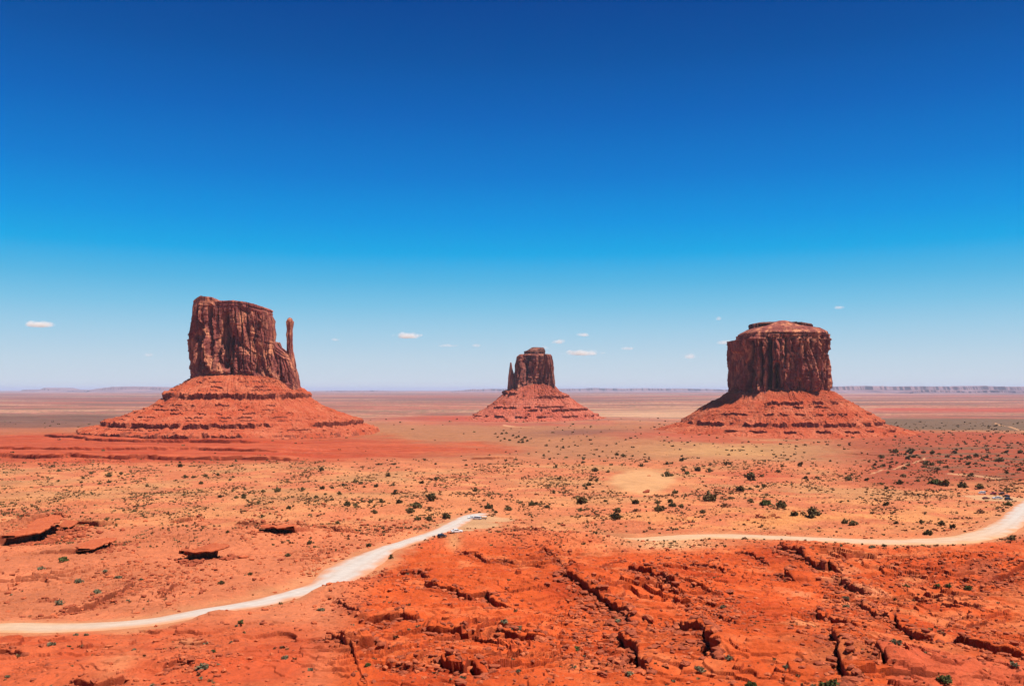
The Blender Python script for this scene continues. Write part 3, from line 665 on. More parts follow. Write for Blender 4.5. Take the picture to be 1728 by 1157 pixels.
# ------------------------------------------------------------------ far mesas along the horizon
def mat_mesa():
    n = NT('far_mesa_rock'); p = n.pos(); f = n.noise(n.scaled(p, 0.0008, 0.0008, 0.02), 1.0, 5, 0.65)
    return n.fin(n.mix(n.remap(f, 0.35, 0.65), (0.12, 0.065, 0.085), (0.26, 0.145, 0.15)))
M_mesa = mat_mesa()
def mesa(label, D, prof, seed, depth=4000, slope=1.2):
    """prof: rim line of (photo px, photo row)."""
    s = D / F; pr = np.array(prof, float)
    px = np.linspace(pr[0, 0], pr[-1, 0], max(40, int((pr[-1, 0] - pr[0, 0]) * 1.2)))
    zt = CAMZ + (HZ - np.interp(px, pr[:, 0], pr[:, 1])) * s + fbm(px / 9, px * 0, 3, seed) * 0.7 * s
    zb = CAMZ - float(drop(np.array([D]))[()] if np.ndim(drop(np.array([D]))) == 0 else drop(np.array([D]))[0]) - 25
    x = (px - CX) * s; hh = np.maximum(zt - zb, 5)
    rowsY = []; rows = []
    bay = fbm(px / 24, px * 0 + 3, 4, seed + 1) * 700 * D / 30000
    for fz, fy in [(0, 2.6 * slope), (0.35, 1.1 * slope), (0.5, 0.5 * slope), (0.53, 0.3), (0.97, 0.08), (1.0, 0.0)]:
        rows.append(np.stack([x, D - fy * hh * 1.6 + bay, zb + hh * fz], 1))
    rows.append(np.stack([x * 1.0, D + depth * 0.5 + bay * 0, zt], 1)); rows.append(np.stack([x, D + depth + x * 0, zt * 0.0 + zb], 1))
    v = np.concatenate(rows); me = np_mesh('distant_mesa', v, grid_faces(len(rows), len(px)), smooth=False)
    o = link_mesh('distant_mesa', me, M_mesa); tag(o, label, 'mesa', 'mesas along the horizon')
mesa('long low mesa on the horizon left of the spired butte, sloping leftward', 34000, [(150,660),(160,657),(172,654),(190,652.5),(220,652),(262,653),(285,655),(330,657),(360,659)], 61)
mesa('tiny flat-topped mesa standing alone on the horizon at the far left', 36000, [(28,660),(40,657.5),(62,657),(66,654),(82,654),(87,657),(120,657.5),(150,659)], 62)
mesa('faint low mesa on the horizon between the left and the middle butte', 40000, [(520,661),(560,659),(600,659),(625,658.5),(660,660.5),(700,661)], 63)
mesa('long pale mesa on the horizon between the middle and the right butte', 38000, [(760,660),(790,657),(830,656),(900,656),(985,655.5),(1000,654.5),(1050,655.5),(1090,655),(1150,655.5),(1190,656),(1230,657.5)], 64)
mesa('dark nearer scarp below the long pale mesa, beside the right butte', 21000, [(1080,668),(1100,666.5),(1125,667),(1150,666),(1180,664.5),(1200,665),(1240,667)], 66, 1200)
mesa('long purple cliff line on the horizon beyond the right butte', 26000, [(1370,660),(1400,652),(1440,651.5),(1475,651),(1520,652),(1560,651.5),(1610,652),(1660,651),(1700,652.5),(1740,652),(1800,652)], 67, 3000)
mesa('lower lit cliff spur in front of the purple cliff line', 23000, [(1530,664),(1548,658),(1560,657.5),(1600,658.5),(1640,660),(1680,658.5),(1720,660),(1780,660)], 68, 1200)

# ------------------------------------------------------------------ rocks
def ico(sub):
    bm = bmesh.new(); bmesh.ops.create_icosphere(bm, subdivisions=sub, radius=1.0)
    bm.verts.ensure_lookup_table(); v = np.array([q.co[:] for q in bm.verts]); f = np.array([[q.index for q in p.verts] for p in bm.faces]); bm.free(); return v, f
def rock_shape(seed, sub=2, flat=0.65, cut=7):
    rs = np.random.RandomState(seed); v, f = ico(sub); v = v.copy()
    for _ in range(cut):                       # split faces: planes cut through the lump
        d = rs.normal(size=3); d /= np.linalg.norm(d); off = rs.uniform(0.45, 0.8)
        k = v @ d - off; v -= np.where(k > 0, k, 0)[:, None] * d
    v += 0.06 * rs.normal(size=v.shape); v[:, 2] *= flat; v[:, 0] *= rs.uniform(0.9, 1.5)
    return v, f
ROCKS = [rock_shape(100 + i, 2, 0.5 + 0.06 * (i % 5)) for i in range(8)]
SMALL = [rock_shape(200 + i, 1, 0.6, 5) for i in range(6)]
def scatter_mesh(name, shapes, pts, scl, rot, mats, mi=None, sink=0.25, smooth=False):
    vs, fs, ms = [], [], []; off = 0; which = np.random.RandomState(5).randint(0, len(shapes), len(pts))
    for k, (v, f) in enumerate(shapes):
        sel = np.nonzero(which == k)[0]
        if not len(sel): continue
        c, s_ = np.cos(rot[sel]), np.sin(rot[sel]); sc = scl[sel][:, None]
        vx = (v[None, :, 0] * c[:, None] - v[None, :, 1] * s_[:, None]) * sc + pts[sel, 0][:, None]
        vy = (v[None, :, 0] * s_[:, None] + v[None, :, 1] * c[:, None]) * sc + pts[sel, 1][:, None]
        vz = (v[None, :, 2] + sink) * sc + pts[sel, 2][:, None]
        vs.append(np.stack([vx, vy, vz], -1).reshape(-1, 3))
        fs.append((f[None] + (np.arange(len(sel)) * len(v))[:, None, None] + off).reshape(-1, f.shape[1])); off += len(sel) * len(v)
        if mi is not None: ms.append(np.repeat(mi[sel], len(f)))
    me = np_mesh(name, np.concatenate(vs), np.concatenate(fs), smooth, np.concatenate(ms) if mi is not None else None)
    return link_mesh(name, me, mats)
rs = np.random.RandomState(11)
def photo_scatter(n, x0, x1, y0, y1, dens):
    """random ground points, spread evenly over the land as seen from the overlook"""
    px = rs.uniform(x0, x1, n); py = rs.uniform(y0, y1, n); k = rs.rand(n) < dens(px, py); px, py = px[k], py[k]
    x, y = g0(px, py); z, q = H(x, y, True)
    ok = (q['rd'] > 1.0) & (q['pd'] > 0); return x[ok], y[ok], z[ok], px[ok], py[ok], q['rub'][ok], q['dune'][ok]
# rubble: countless small stones
x, y, z, px, py, rub, dn = photo_scatter(62000, -190, 1920, 868, 1175, lambda a, b: np.clip(0.05 + 0.6 * ss(0.08, 0.4, fbm(a / 60, b / 26, 3, 71)) , 0, 1))
k = rs.rand(len(x)) < 0.45 + 0.55 * rub; x, y, z = x[k], y[k], z[k]
fx, fy = [], []
for (a, b, sa, sb, n) in [(1000,1075,70,45,900),(1195,1040,65,50,900),(1440,1015,60,35,700),(265,975,110,30,700),(615,1005,55,40,500),(1580,965,90,28,700),(760,1115,120,30,500),(1640,1075,70,40,500),(330,1115,50,30,300),(80,900,70,25,400),(470,890,60,20,300),(640,895,110,22,500),(900,915,70,22,400),(1150,960,90,25,400),(1420,1110,50,30,300),(1690,975,45,22,500),(545,945,50,25,400)]:
    fx.append(a + rs.normal(size=n) * sa * .6); fy.append(b + rs.normal(size=n) * sb * .6)
fx, fy = np.concatenate(fx), np.minimum(np.concatenate(fy), 1165); X_, Y_ = g0(fx, fy); Z_, q_ = H(X_, Y_, True); k = (q_['rd'] > 1) & (q_['pd'] > 0)
x, y, z = np.concatenate([x, X_[k]]), np.concatenate([y, Y_[k]]), np.concatenate([z, Z_[k]])
sc_r = (0.16 + 0.5 * rs.rand(len(x)) ** 4) * (0.7 + y / 420)
o = scatter_mesh('rubble', SMALL, np.stack([x, y, z], 1), sc_r, rs.rand(len(x)) * 6.28, [M_rock, M_rock2], rs.randint(0, 2, len(x)))
tag(o, 'loose red rubble strewn over the near slopes', 'rubble', kind='stuff')
def ledge_rubble():
    P = []
    for L, h, i in _LW:
        if L[:, 1].mean() > 520: continue
        n = int(np.linalg.norm(np.diff(L, axis=0), axis=1).sum() * (1.6 + h * 1.6))
        t = rs.rand(n) * (len(L) - 1); a = t.astype(int); f = (t - a)[:, None]
        p = L[a] * (1 - f) + L[a + 1] * f; d = L[a + 1] - L[a]; d /= np.linalg.norm(d, axis=1)[:, None]
        nr = np.stack([d[:, 1], -d[:, 0]], 1); p = p + nr * (rs.exponential(1.5, n) * (0.5 + h * .6) - 0.8)[:, None]
        P.append(np.concatenate([p, np.full((n, 1), h)], 1))
    return np.concatenate(P)
P = ledge_rubble(); zz_ = H(P[:, 0], P[:, 1])
o = scatter_mesh('rubble', SMALL, np.stack([P[:, 0], P[:, 1], zz_], 1), (0.2 + 0.65 * rs.rand(len(P)) ** 2.2) * (0.6 + 0.3 * P[:, 2]), rs.rand(len(P)) * 6.28, [M_rock, M_rock2], (rs.rand(len(P)) < .85).astype(int))
tag(o, 'broken stones fallen along the foot of the dark rock ledges', 'rubble', kind='stuff')
for nm, bobj, cnt, big in (('west', bt, 5200, 1.0), ('east', bt2, 2200, 1.6), ('merrick', bt3, 3800, 1.05)):
    TX, TY, TZ = TALUS[nm]; a = rs.randint(40, TX.shape[0] - 8, cnt); b = rs.randint(0, int(TX.shape[1] * .85), cnt)
    den = ss(-0.15, 0.3, fbm(TX[a, b] / 50, TY[a, b] / 50, 3, 77)); k = rs.rand(cnt) < den; a, b = a[k], b[k]; cnt = len(a)
    o = scatter_mesh('rubble', SMALL, np.stack([TX[a, b], TY[a, b], TZ[a, b]], 1), big * (0.7 + 2.2 * rs.rand(cnt) ** 3), rs.rand(cnt) * 6.28, [M_talus, M_rock], rs.randint(0, 2, cnt))
    o.location = bobj.location
    tag(o, {'west': 'fallen blocks littering the slope under the butte with the tall spire', 'east': 'fallen blocks littering the slope under the small middle butte', 'merrick': 'fallen blocks littering the slope under the broad flat-topped butte'}[nm], 'rubble', kind='stuff')

# boulders one can tell apart
BME = []
for i, (v, f) in enumerate(rock_shape(300 + i, 3, 0.55 + 0.05 * (i % 4), 9) for i in range(8)):
    me = np_mesh('boulder', v, f, smooth=False); me.materials.append(M_rock if i % 2 else M_rock2); BME.append(me)
def boulder(px, py, wpx, label, group=None, i=0, flat=1.0):
    X, Y, Z = place(px, py + wpx * 0.12); r = wpx * Y / F * 0.42
    o = bpy.data.objects.new('boulder', BME[i % 8]); C.objects.link(o)
    o.location = (X, Y + r * 0.3, Z + r * 0.12); o.scale = (r, r * (0.8 + 0.3 * ((i * 7) % 3) / 2), r * flat); o.rotation_euler = (0, 0, i * 1.7)
    tag(o, label, 'boulder', group)
for i, (px, py, wpx, lab) in enumerate([
    (1104,1089,27,'long flat-topped slab of red rock lying beside the ledge near the lower middle'), (1124,1121,22,'squat dark-sided boulder standing below the flat-topped slab'),
    (1157,1117,24,'wedge-shaped boulder to the right of the squat dark-sided boulder'), (1095,1043,27,'dark jagged boulder with pale sand beside it, above the flat-topped slab'),
    (1018,990,25,'leaning boulder in the open sand between the two long dark ledges'), (1042,1114,24,'rounded boulder in the rubble left of the lowest dark ledge'),
    (1015,1138,27,'lumpy dark boulder in the rubble near the lower edge'), (915,1077,28,'blackish boulder at the end of a thin ledge, left of the big rubble field'),
    (1231,996,20,'split boulder on the slope right of the second long ledge'), (1192,964,14,'small dark block above the split boulder'), (1061,1004,9,'single small stone in the sand between the two long ledges'),
    (1092,1027,9,'small stone just above the dark jagged boulder'), (1107,1062,9,'triangular dark stone below the dark jagged boulder'), (929,1136,14,'small block of rock at the lower edge beside pale sage'),
    (856,990,11,'lone dark stone on the smooth red slope below the thin curved ledge'), (766,1084,14,'black stone on the sand just under the stepped ledge'), (1370,926,10,'dark stone on the bare red knoll beside the track'),
    (1198,1100,13,'upright dark stone near the lower end of a long ledge'), (1430,1150,22,'big dark block in the rock pile at the bottom edge'), (1450,1152,16,'red block leaning on the big dark block at the bottom edge'),
    (1517,1050,14,'dark knob of rock at the top of the right-hand ledge'), (1634,1092,22,'dark boulder heap in the right-hand rock band'), (1722,1107,22,'dark block at the right edge of the lower rock band'),
    (1720,972,18,'black-shadowed block on the grey stony hump at the right edge'), (1320,1152,10,'flat stone low on the left of the bottom rock pile'), (320,1106,11,'dark block in the stone heap above the round sage bush'),
    (300,1122,12,'red block in the stone heap left of the round sage bush'), (308,1130,9,'small block below the red block in the stone heap'), (55,1146,11,'dark stone at the bottom edge near the left corner'),
    (1116,886,16,'brown rounded boulder beside a juniper above the track'), (1092,829,17,'reddish flat rock lying on the pale dune'), (1095,802,7,'small dark stone on the upper dune'),
    (1055,929,14,'flat stone on the pale ground below the track'), (1166,948,10,'small dark block below the bend of the track'), (1254,950,9,'pale-topped stone on the slope below the track'), (1290,958,10,'dark stone right of the pale-topped stone'),
    (1580,893,14,'dark rock in the stony patch by the bend of the track'), (1600,893,12,'second rock, right-hand one, in the stony patch by the bend of the track'), (230,919,10,'dark stone near the slab with the long shadow'), (229,951,9,'stone below the small slab with a shadow'),
    (365,960,9,'stone right under the largest shadowed slab')]):
    boulder(px, py, wpx, lab, 'boulders on the near slopes', i, 0.8 if i % 3 else 1.0)
def slab(idx, over, thick, label):
    """an overhanging rock plate along one ledge line"""
    Pl, h, _ = _LW[idx]; seg = np.linalg.norm(np.diff(Pl, axis=0), axis=1); cum = np.concatenate([[0], np.cumsum(seg)])
    n = max(8, int(cum[-1] / 1.0)); t = np.linspace(-0.02, 1.02, n) * cum[-1]
    px_, py_ = np.interp(t, cum, Pl[:, 0]), np.interp(t, cum, Pl[:, 1]); d = Pl[-1] - Pl[0]; d /= np.linalg.norm(d); nv = np.array([d[1], -d[0]])
    tz = float(np.percentile(H(px_ - nv[0] * 8.0, py_ - nv[1] * 8.0), 72)); u = np.linspace(0, 1, n); tap = np.clip(np.minimum(u, 1 - u) * 7, 0.25, 1)
    fo = over * tap * (0.75 + 0.5 * cells(t / 2.6, t * 0, idx) + 0.25 * perlin(t / 1.5, t * 0, idx)); bo = 8.5 * np.clip(tap, .5, 1)
    tilt = np.interp(t, [0, cum[-1]], [-0.25, 0.35]) * h * 0.15 + perlin(t / 6.0, t * 0, idx + 3) * 0.5
    def row(off, z): return np.stack([px_ + nv[0] * off, py_ + nv[1] * off, z], 1)
    nz_ = perlin(t / 2.0, t * 0 + 5, idx) * 0.15
    rows = [row(-bo, tz - 0.9 + tilt), row(-bo * .9, tz + 0.15 + tilt + nz_), row(0 * fo, tz + thick * .55 + tilt + nz_), row(fo * .8, tz + thick * .5 + tilt - nz_), row(fo, tz + thick * .2 + tilt), row(fo * .96, tz - thick * .35 + tilt), row(fo * .55, tz - thick * .7 + tilt), row(-bo * .3, tz - thick * .9 + tilt)]
    rows.append(rows[0]); v = np.concatenate(rows); f = grid_faces(len(rows), n)
    o3 = row(0 * fo, np.full(n, tz))[n // 2]; v = v + np.stack([v[:, 0] * 0, v[:, 0] * 0, (fbm(v[:, 0] / 3, v[:, 1] / 3, 3, idx) * 0.7)], 1); me = np_mesh('rock_slab', v - o3, f, smooth=False)
    o = link_mesh('rock_slab', me, M_slab); o.location = o3; tag(o, label, 'rock slab', 'overhanging slabs of the left slope')
_hk = {v: k for k, v in HOLLOW.items()}
for k, a in enumerate([(2.6, .7, 'ragged rock plate overhanging the biggest black hollow at the left'), (1.6, .6, 'rock plate over the small dark hollow right of the biggest one'), (1.5, .5, 'narrow plate with a thin dark shadow below the biggest hollow'),
    (2.6, .6, 'largest straight-edged rock plate with a long black shadow under it'), (1.5, .5, 'lower rock plate of the pair above the gravel slope'), (1.3, .5, 'upper rock plate of the pair above the gravel slope')]): slab(_hk[k], *a)
RUB = [('rough red boulder in the rubble below the long diagonal ledge', 'boulders under the long diagonal ledge', [(960,1020,70,25,20)]),
       ('rough red boulder in the rubble between the two lower ledges', 'boulders between the lower ledges', [(1120,1060,60,45,26)]),
       ('broken boulder in the rock field at the lower middle edge', 'boulders at the lower middle edge', [(1010,1110,70,35,24)]),
       ('small broken rock along the stepped ledges of the smooth red slope', 'rocks along the stepped ledges', [(790,1075,60,8,12),(760,1125,40,8,12),(830,1025,40,8,8)]),
       ('dark broken rock in the band crossing the right-hand slope', 'rocks of the right-hand band', [(1540,1080,40,14,14),(1660,1100,60,12,16),(1430,1120,18,28,12)]),
       ('loose rock scattered under the knoll with the big dark ledge', 'rocks under the knoll', [(1420,985,60,22,14),(1380,1045,60,16,8)]),
       ('small rock on the slope just below the curved ledge and crest', 'rocks under the crest', [(910,925,40,14,14),(960,945,30,14,8)]),
       ('small rock in the stone heap beside the white road bend', 'rocks by the road bend', [(690,980,30,14,14),(650,1010,35,15,10)]),
       ('small stone in the heap around the round sage bush', 'stones by the round sage bush', [(310,1115,35,16,14)])]
bi = 0
for lab, grp, L in RUB:
    for cx_, cy_, sx, sy, n in L:
        for _ in range(n):
            boulder(cx_ + rs.normal() * sx * .6, min(1152, cy_ + rs.normal() * sy * .6), 4 + 9 * rs.rand() ** 2, lab, grp, bi, 0.9); bi += 1

# ------------------------------------------------------------------ bushes
def bush_mesh(name, seed, nclump=34, nleaf=17, mat=None, tall=0.8, leaf=0.17, stems=6, open_=0.0):
    rs_ = np.random.RandomState(seed); V, Fc, MI = [], [], []; off = 0
    lob = []
    for _ in range(nclump):
        a = rs_.uniform(0, 6.283); e = rs_.uniform(0.0, 1.0); rad = (0.3 + 0.75 * rs_.rand()) * (1 + 0.3 * math.sin(3 * a + seed))
        lob.append(np.array([math.cos(a) * rad * math.sqrt(1 - e * e * .8), math.sin(a) * rad * math.sqrt(1 - e * e * .8), (0.12 + e * 0.85 * (0.8 + 0.35 * rs_.rand())) * tall]))
    for c in lob:
        cr = 0.1 + 0.2 * rs_.rand()
        for _ in range(nleaf):
            p = c + rs_.normal(size=3) * cr * 0.6; p[2] = max(p[2], 0.02)
            d1 = rs_.normal(size=3); d1 /= np.linalg.norm(d1); d2 = np.cross(d1, rs_.normal(size=3)); d2 /= np.linalg.norm(d2) + 1e-9
            l = leaf * (0.6 + 0.8 * rs_.rand())
            V += [p - d1 * l - d2 * l * .5, p + d1 * l - d2 * l * .4, p + d1 * l * .7 + d2 * l * .6, p - d1 * l * .6 + d2 * l * .5]
            Fc.append([off, off + 1, off + 2, off + 3]); MI.append(0); off += 4
    for _ in range(stems):
        t = lob[rs_.randint(len(lob))]; b0 = np.array([rs_.normal() * .06, rs_.normal() * .06, -0.1]); w0 = 0.035
        sd = np.array([-t[1], t[0], 0]); sd = sd / (np.linalg.norm(sd) + 1e-6)
        for q in (sd, np.array([0, 0, 1.0]) * 0.7 + sd * .3):
            V += [b0 - q * w0, b0 + q * w0, t + q * w0 * .3, t - q * w0 * .3]; Fc.append([off, off + 1, off + 2, off + 3]); MI.append(1); off += 4
    me = np_mesh(name, np.array(V), np.array(Fc), False, MI); me.materials.append(mat); me.materials.append(M_bark); return me
BUSH = {'j': [bush_mesh('juniper_bush', 400 + i, 20, 24, M_juniper, 0.95 + 0.12 * (i % 3)) for i in range(6)],
        's': [bush_mesh('sage_bush', 420 + i, 18, 18, M_sage, 0.7, 0.15) for i in range(4)],
        'g': [bush_mesh('green_bush', 440 + i, 40, 20, M_green, 0.85, 0.13) for i in range(3)],
        'd': [bush_mesh('dry_bush', 460 + i, 24, 12, M_dry, 0.7, 0.13) for i in range(3)],
        't': [bush_mesh('juniper_bush', 480 + i, 22, 22, M_juniper, 1.7) for i in range(2)]}
NAMES = {'j': 'juniper_bush', 's': 'sage_bush', 'g': 'green_bush', 'd': 'dry_bush', 't': 'juniper_bush'}
bc = 0
def bush(px, py, wpx, kind, label, group=None):
    """py: middle of the bush in the photo"""
    global bc
    X, Y, Z = place(px, py + wpx * 0.3); r = wpx * Y / F * 0.5
    o = bpy.data.objects.new(NAMES[kind], BUSH[kind][bc % len(BUSH[kind])]); C.objects.link(o)
    o.location = (X, Y, Z - 0.03 * r); o.scale = (r, r, r * (0.92 + 0.2 * ((bc * 5) % 4) / 3)); o.rotation_euler = (0, 0, bc * 2.1); bc += 1
    tag(o, label, 'bush', group)
ONE = [  # bushes with a look or a place of their own
 (703,851,19,'j','large dark juniper, the right of a touching pair above the white road'), (693,860,15,'j','dark juniper, the left lower one of the touching pair above the white road'),
 (727,839,17,'j','wide juniper standing alone above the touching pair'), (752,870,15,'j','juniper with ragged crown beside the upper end of the white road'), (726,855,10,'d','brownish bush between the touching pair and the ragged juniper'),
 (705,874,11,'j','small juniper, left one of two below the touching pair'), (724,874,12,'j','small juniper, right one of two below the touching pair'), (632,863,11,'j','round juniper alone left of the touching pair'),
 (667,831,10,'t','narrow upright juniper above the road'), (673,845,12,'j','round juniper below the narrow upright one'), (644,845,9,'j','juniper left of the round one below the narrow upright one'),
 (825,854,13,'j','juniper standing just behind the parked tour truck'), (859,857,13,'j','round juniper with dark foot to the right of the parking ground'), (837,863,7,'j','small dark bush between the tour truck and the round juniper'), (793,859,7,'j','small round bush just above the parked pickup'),
 (981,844,20,'j','wide olive juniper with a smaller one under it, left of the dune'), (980,859,10,'j','smaller juniper right under the wide olive one'), (899,848,13,'j','olive juniper midway between the parking ground and the wide olive one'), (924,854,9,'j','small juniper right of the olive one midway to the parking ground'),
 (1040,870,18,'j','big dark juniper, lower of an overlapping pair above the start of the track'), (1041,860,14,'j','dark juniper, upper of the overlapping pair above the start of the track'),
 (1072,846,14,'j','juniper below the pale dune, right above a brown bush'), (1074,859,13,'d','brown bush under the juniper below the dune'), (1112,857,16,'j','broad juniper with three smaller bushes to its right below the dune'), (1110,846,10,'j','small juniper just above the broad one below the dune'),
 (1136,851,14,'j','middle bush of three in a row below the dune'), (1149,854,10,'j','right bush of three in a row below the dune'), (1131,845,10,'j','upper bush of three in a row below the dune'),
 (1126,799,16,'j','juniper at the upper right edge of the pale dune'), (1139,829,10,'j','dark bush at the lower right tip of the pale dune'), (1005,792,11,'j','dark round bush alone at the upper left of the dune'), (1160,797,8,'g','small bright green bush right of the dune'), (1153,792,7,'j','dark bush touching the bright green one right of the dune'),
 (1177,791,12,'j','greyish dark bush, left of two on the flat right of the dune'), (1197,793,10,'j','dark round bush, right of two on the flat right of the dune'), (1197,839,22,'j','very wide dark juniper with a flat top on the sandy slope'), (1186,862,11,'j','small round bush below the very wide juniper'), (1225,851,14,'d','ragged red-brown bush right of the very wide juniper'),
 (1265,804,19,'j','wide dark double-crowned bush on the red flat'), (1249,824,15,'j','dark bush below the double-crowned one on the red flat'), (1265,824,8,'j','small bush close right of the dark bush below the double-crowned one'), (1278,820,7,'j','left of two small bushes on the sand under the red flat'), (1290,819,9,'j','right of two small bushes on the sand under the red flat'),
 (1320,851,19,'j','grey-green rounded bush with a green strip of plants at its left'), (1292,846,20,'g','low green strip of plants on the sandy slope'), (1341,866,14,'j','upright bush left of the biggest juniper on the sandy slope'), (1370,864,25,'j','biggest juniper, alone on the sandy slope above the track'), (1425,880,11,'j','left of two dark bushes above the middle of the track'), (1440,881,16,'j','right of two dark bushes above the middle of the track'),
 (1568,897,15,'j','dark bush at the sandy edge of the track'), (1588,882,12,'j','juniper on the stony patch in the bend of the track'), (1608,888,11,'j','juniper at the right of the stony patch in the bend of the track'), (1554,879,10,'j','small bush left above the stony patch in the bend of the track'),
 (1655,861,15,'d','spreading reddish brush below the cars on the right'), (1701,849,11,'g','green bush next to the black cars on the right'), (1625,818,16,'j','grey-green bush, left of two above the cars on the right'), (1652,820,14,'j','dark bush, right of two above the cars on the right'), (1594,814,19,'j','long dark clump above the cars on the right, right half'), (1578,812,18,'g','long green clump above the cars on the right, left half'), (1707,907,11,'j','bush at the outer edge of the track bend'),
 (1404,1150,32,'g','large rounded green bush cut by the bottom edge'), (1595,1143,25,'g','bright green upright bush on bare sand near the bottom right'), (1268,1154,21,'g','dark green bush at the bottom edge left of the large rounded one'), (1513,1081,17,'s','pale grey sage clump at the foot of the right-hand ledge'), (1485,1094,13,'g','small dark green bush on the orange slope under the grey sage clump'), (1711,1120,17,'s','pale sage at the right edge under the rock band'),
 (1228,1107,15,'s','upright grey-green bush at the end of a long dark ledge'), (1181,1126,18,'s','grey dead-looking sage left of the upright grey-green bush'), (974,1092,15,'g','dark green bush alone on the red slope in the lower middle'), (1042,1045,15,'s','pale sage right under the long diagonal ledge'), (1062,1136,15,'s','grey sage at the lower end of the lowest dark ledge'), (1219,1022,11,'s','pale round tuft at the top of a stone row'),
 (851,1050,15,'s','spiky grey-green tuft on the smooth red slope'), (877,1055,13,'s','low sage right of the spiky tuft'), (866,1060,8,'s','tiny sage between the spiky tuft and the low sage'), (781,1142,11,'s','grey ball of sage near the bottom edge'), (875,1130,12,'s','grey sage left of the lumpy dark boulder'), (621,1120,11,'g','dark bush below the thin curved dark ledge, lower left of the slope'), (740,1110,10,'g','bush on top of the rocky ledge near the bottom'), (690,1060,7,'s','small tuft under the stepped ledge'),
 (542,1026,13,'s','sage on the sand below the road bend'), (341,1122,26,'s','big round sage bush in front of the stone heap'), (344,1080,13,'s','grey-green sage above the stone heap'), (359,1098,9,'g','small dark bush right of the stone heap'), (339,1142,9,'s','tuft under the big round sage bush'), (482,1106,14,'s','ragged sage alone on the orange slope'), (87,1084,14,'s','sage alone below the road at the left'), (407,1048,10,'g','dark bush just below the road, right of the small mound'), (440,1051,9,'s','small sage right of the dark bush below the road'),
 (100,1014,17,'s','sage at the top of the cracked slabs above the road'), (132,978,15,'s','sage on the smooth slope below the shadowed holes'), (165,996,16,'s','sage just below the one on the smooth slope'), (200,971,13,'s','flat sage right of the smooth slope'), (177,964,10,'s','small sage above the flat one'), (107,942,15,'g','green clump below the biggest shadowed hole'), (68,958,12,'s','sage left below the green clump'), (374,982,11,'j','bush below the largest shadowed slab'), (423,967,9,'j','bush in the rubble right of the largest shadowed slab'), (660,940,8,'t','narrow dark bush on the near edge of the white road'), (622,919,10,'j','bush on the far edge of the white road'), (567,927,7,'j','small bush in the gravel left of the white road'), (522,914,8,'j','dark bush right of the pair of ledges'), (486,936,10,'j','bush below the pair of ledges'),
 (1428,1009,12,'s','sage by the pale stones, upper of two'), (1428,1021,11,'s','paler sage by the pale stones, lower of two'), (1509,1011,10,'j','dark bush on the pale stony patch'), (1600,987,11,'g','bush on the orange slope left of the grey stony hump'), (1634,992,13,'g','low bush right of the one beside the grey stony hump'), (1529,987,10,'g','left of three bushes in a row on the orange slope'), (1582,988,9,'g','middle one of three bushes in a row on the orange slope'), (1327,1122,12,'s','faint sage on the orange slope near the bottom'), (1373,1155,9,'s','small tuft left of the large rounded green bush at the bottom'),
]
for b in ONE: bush(*b)
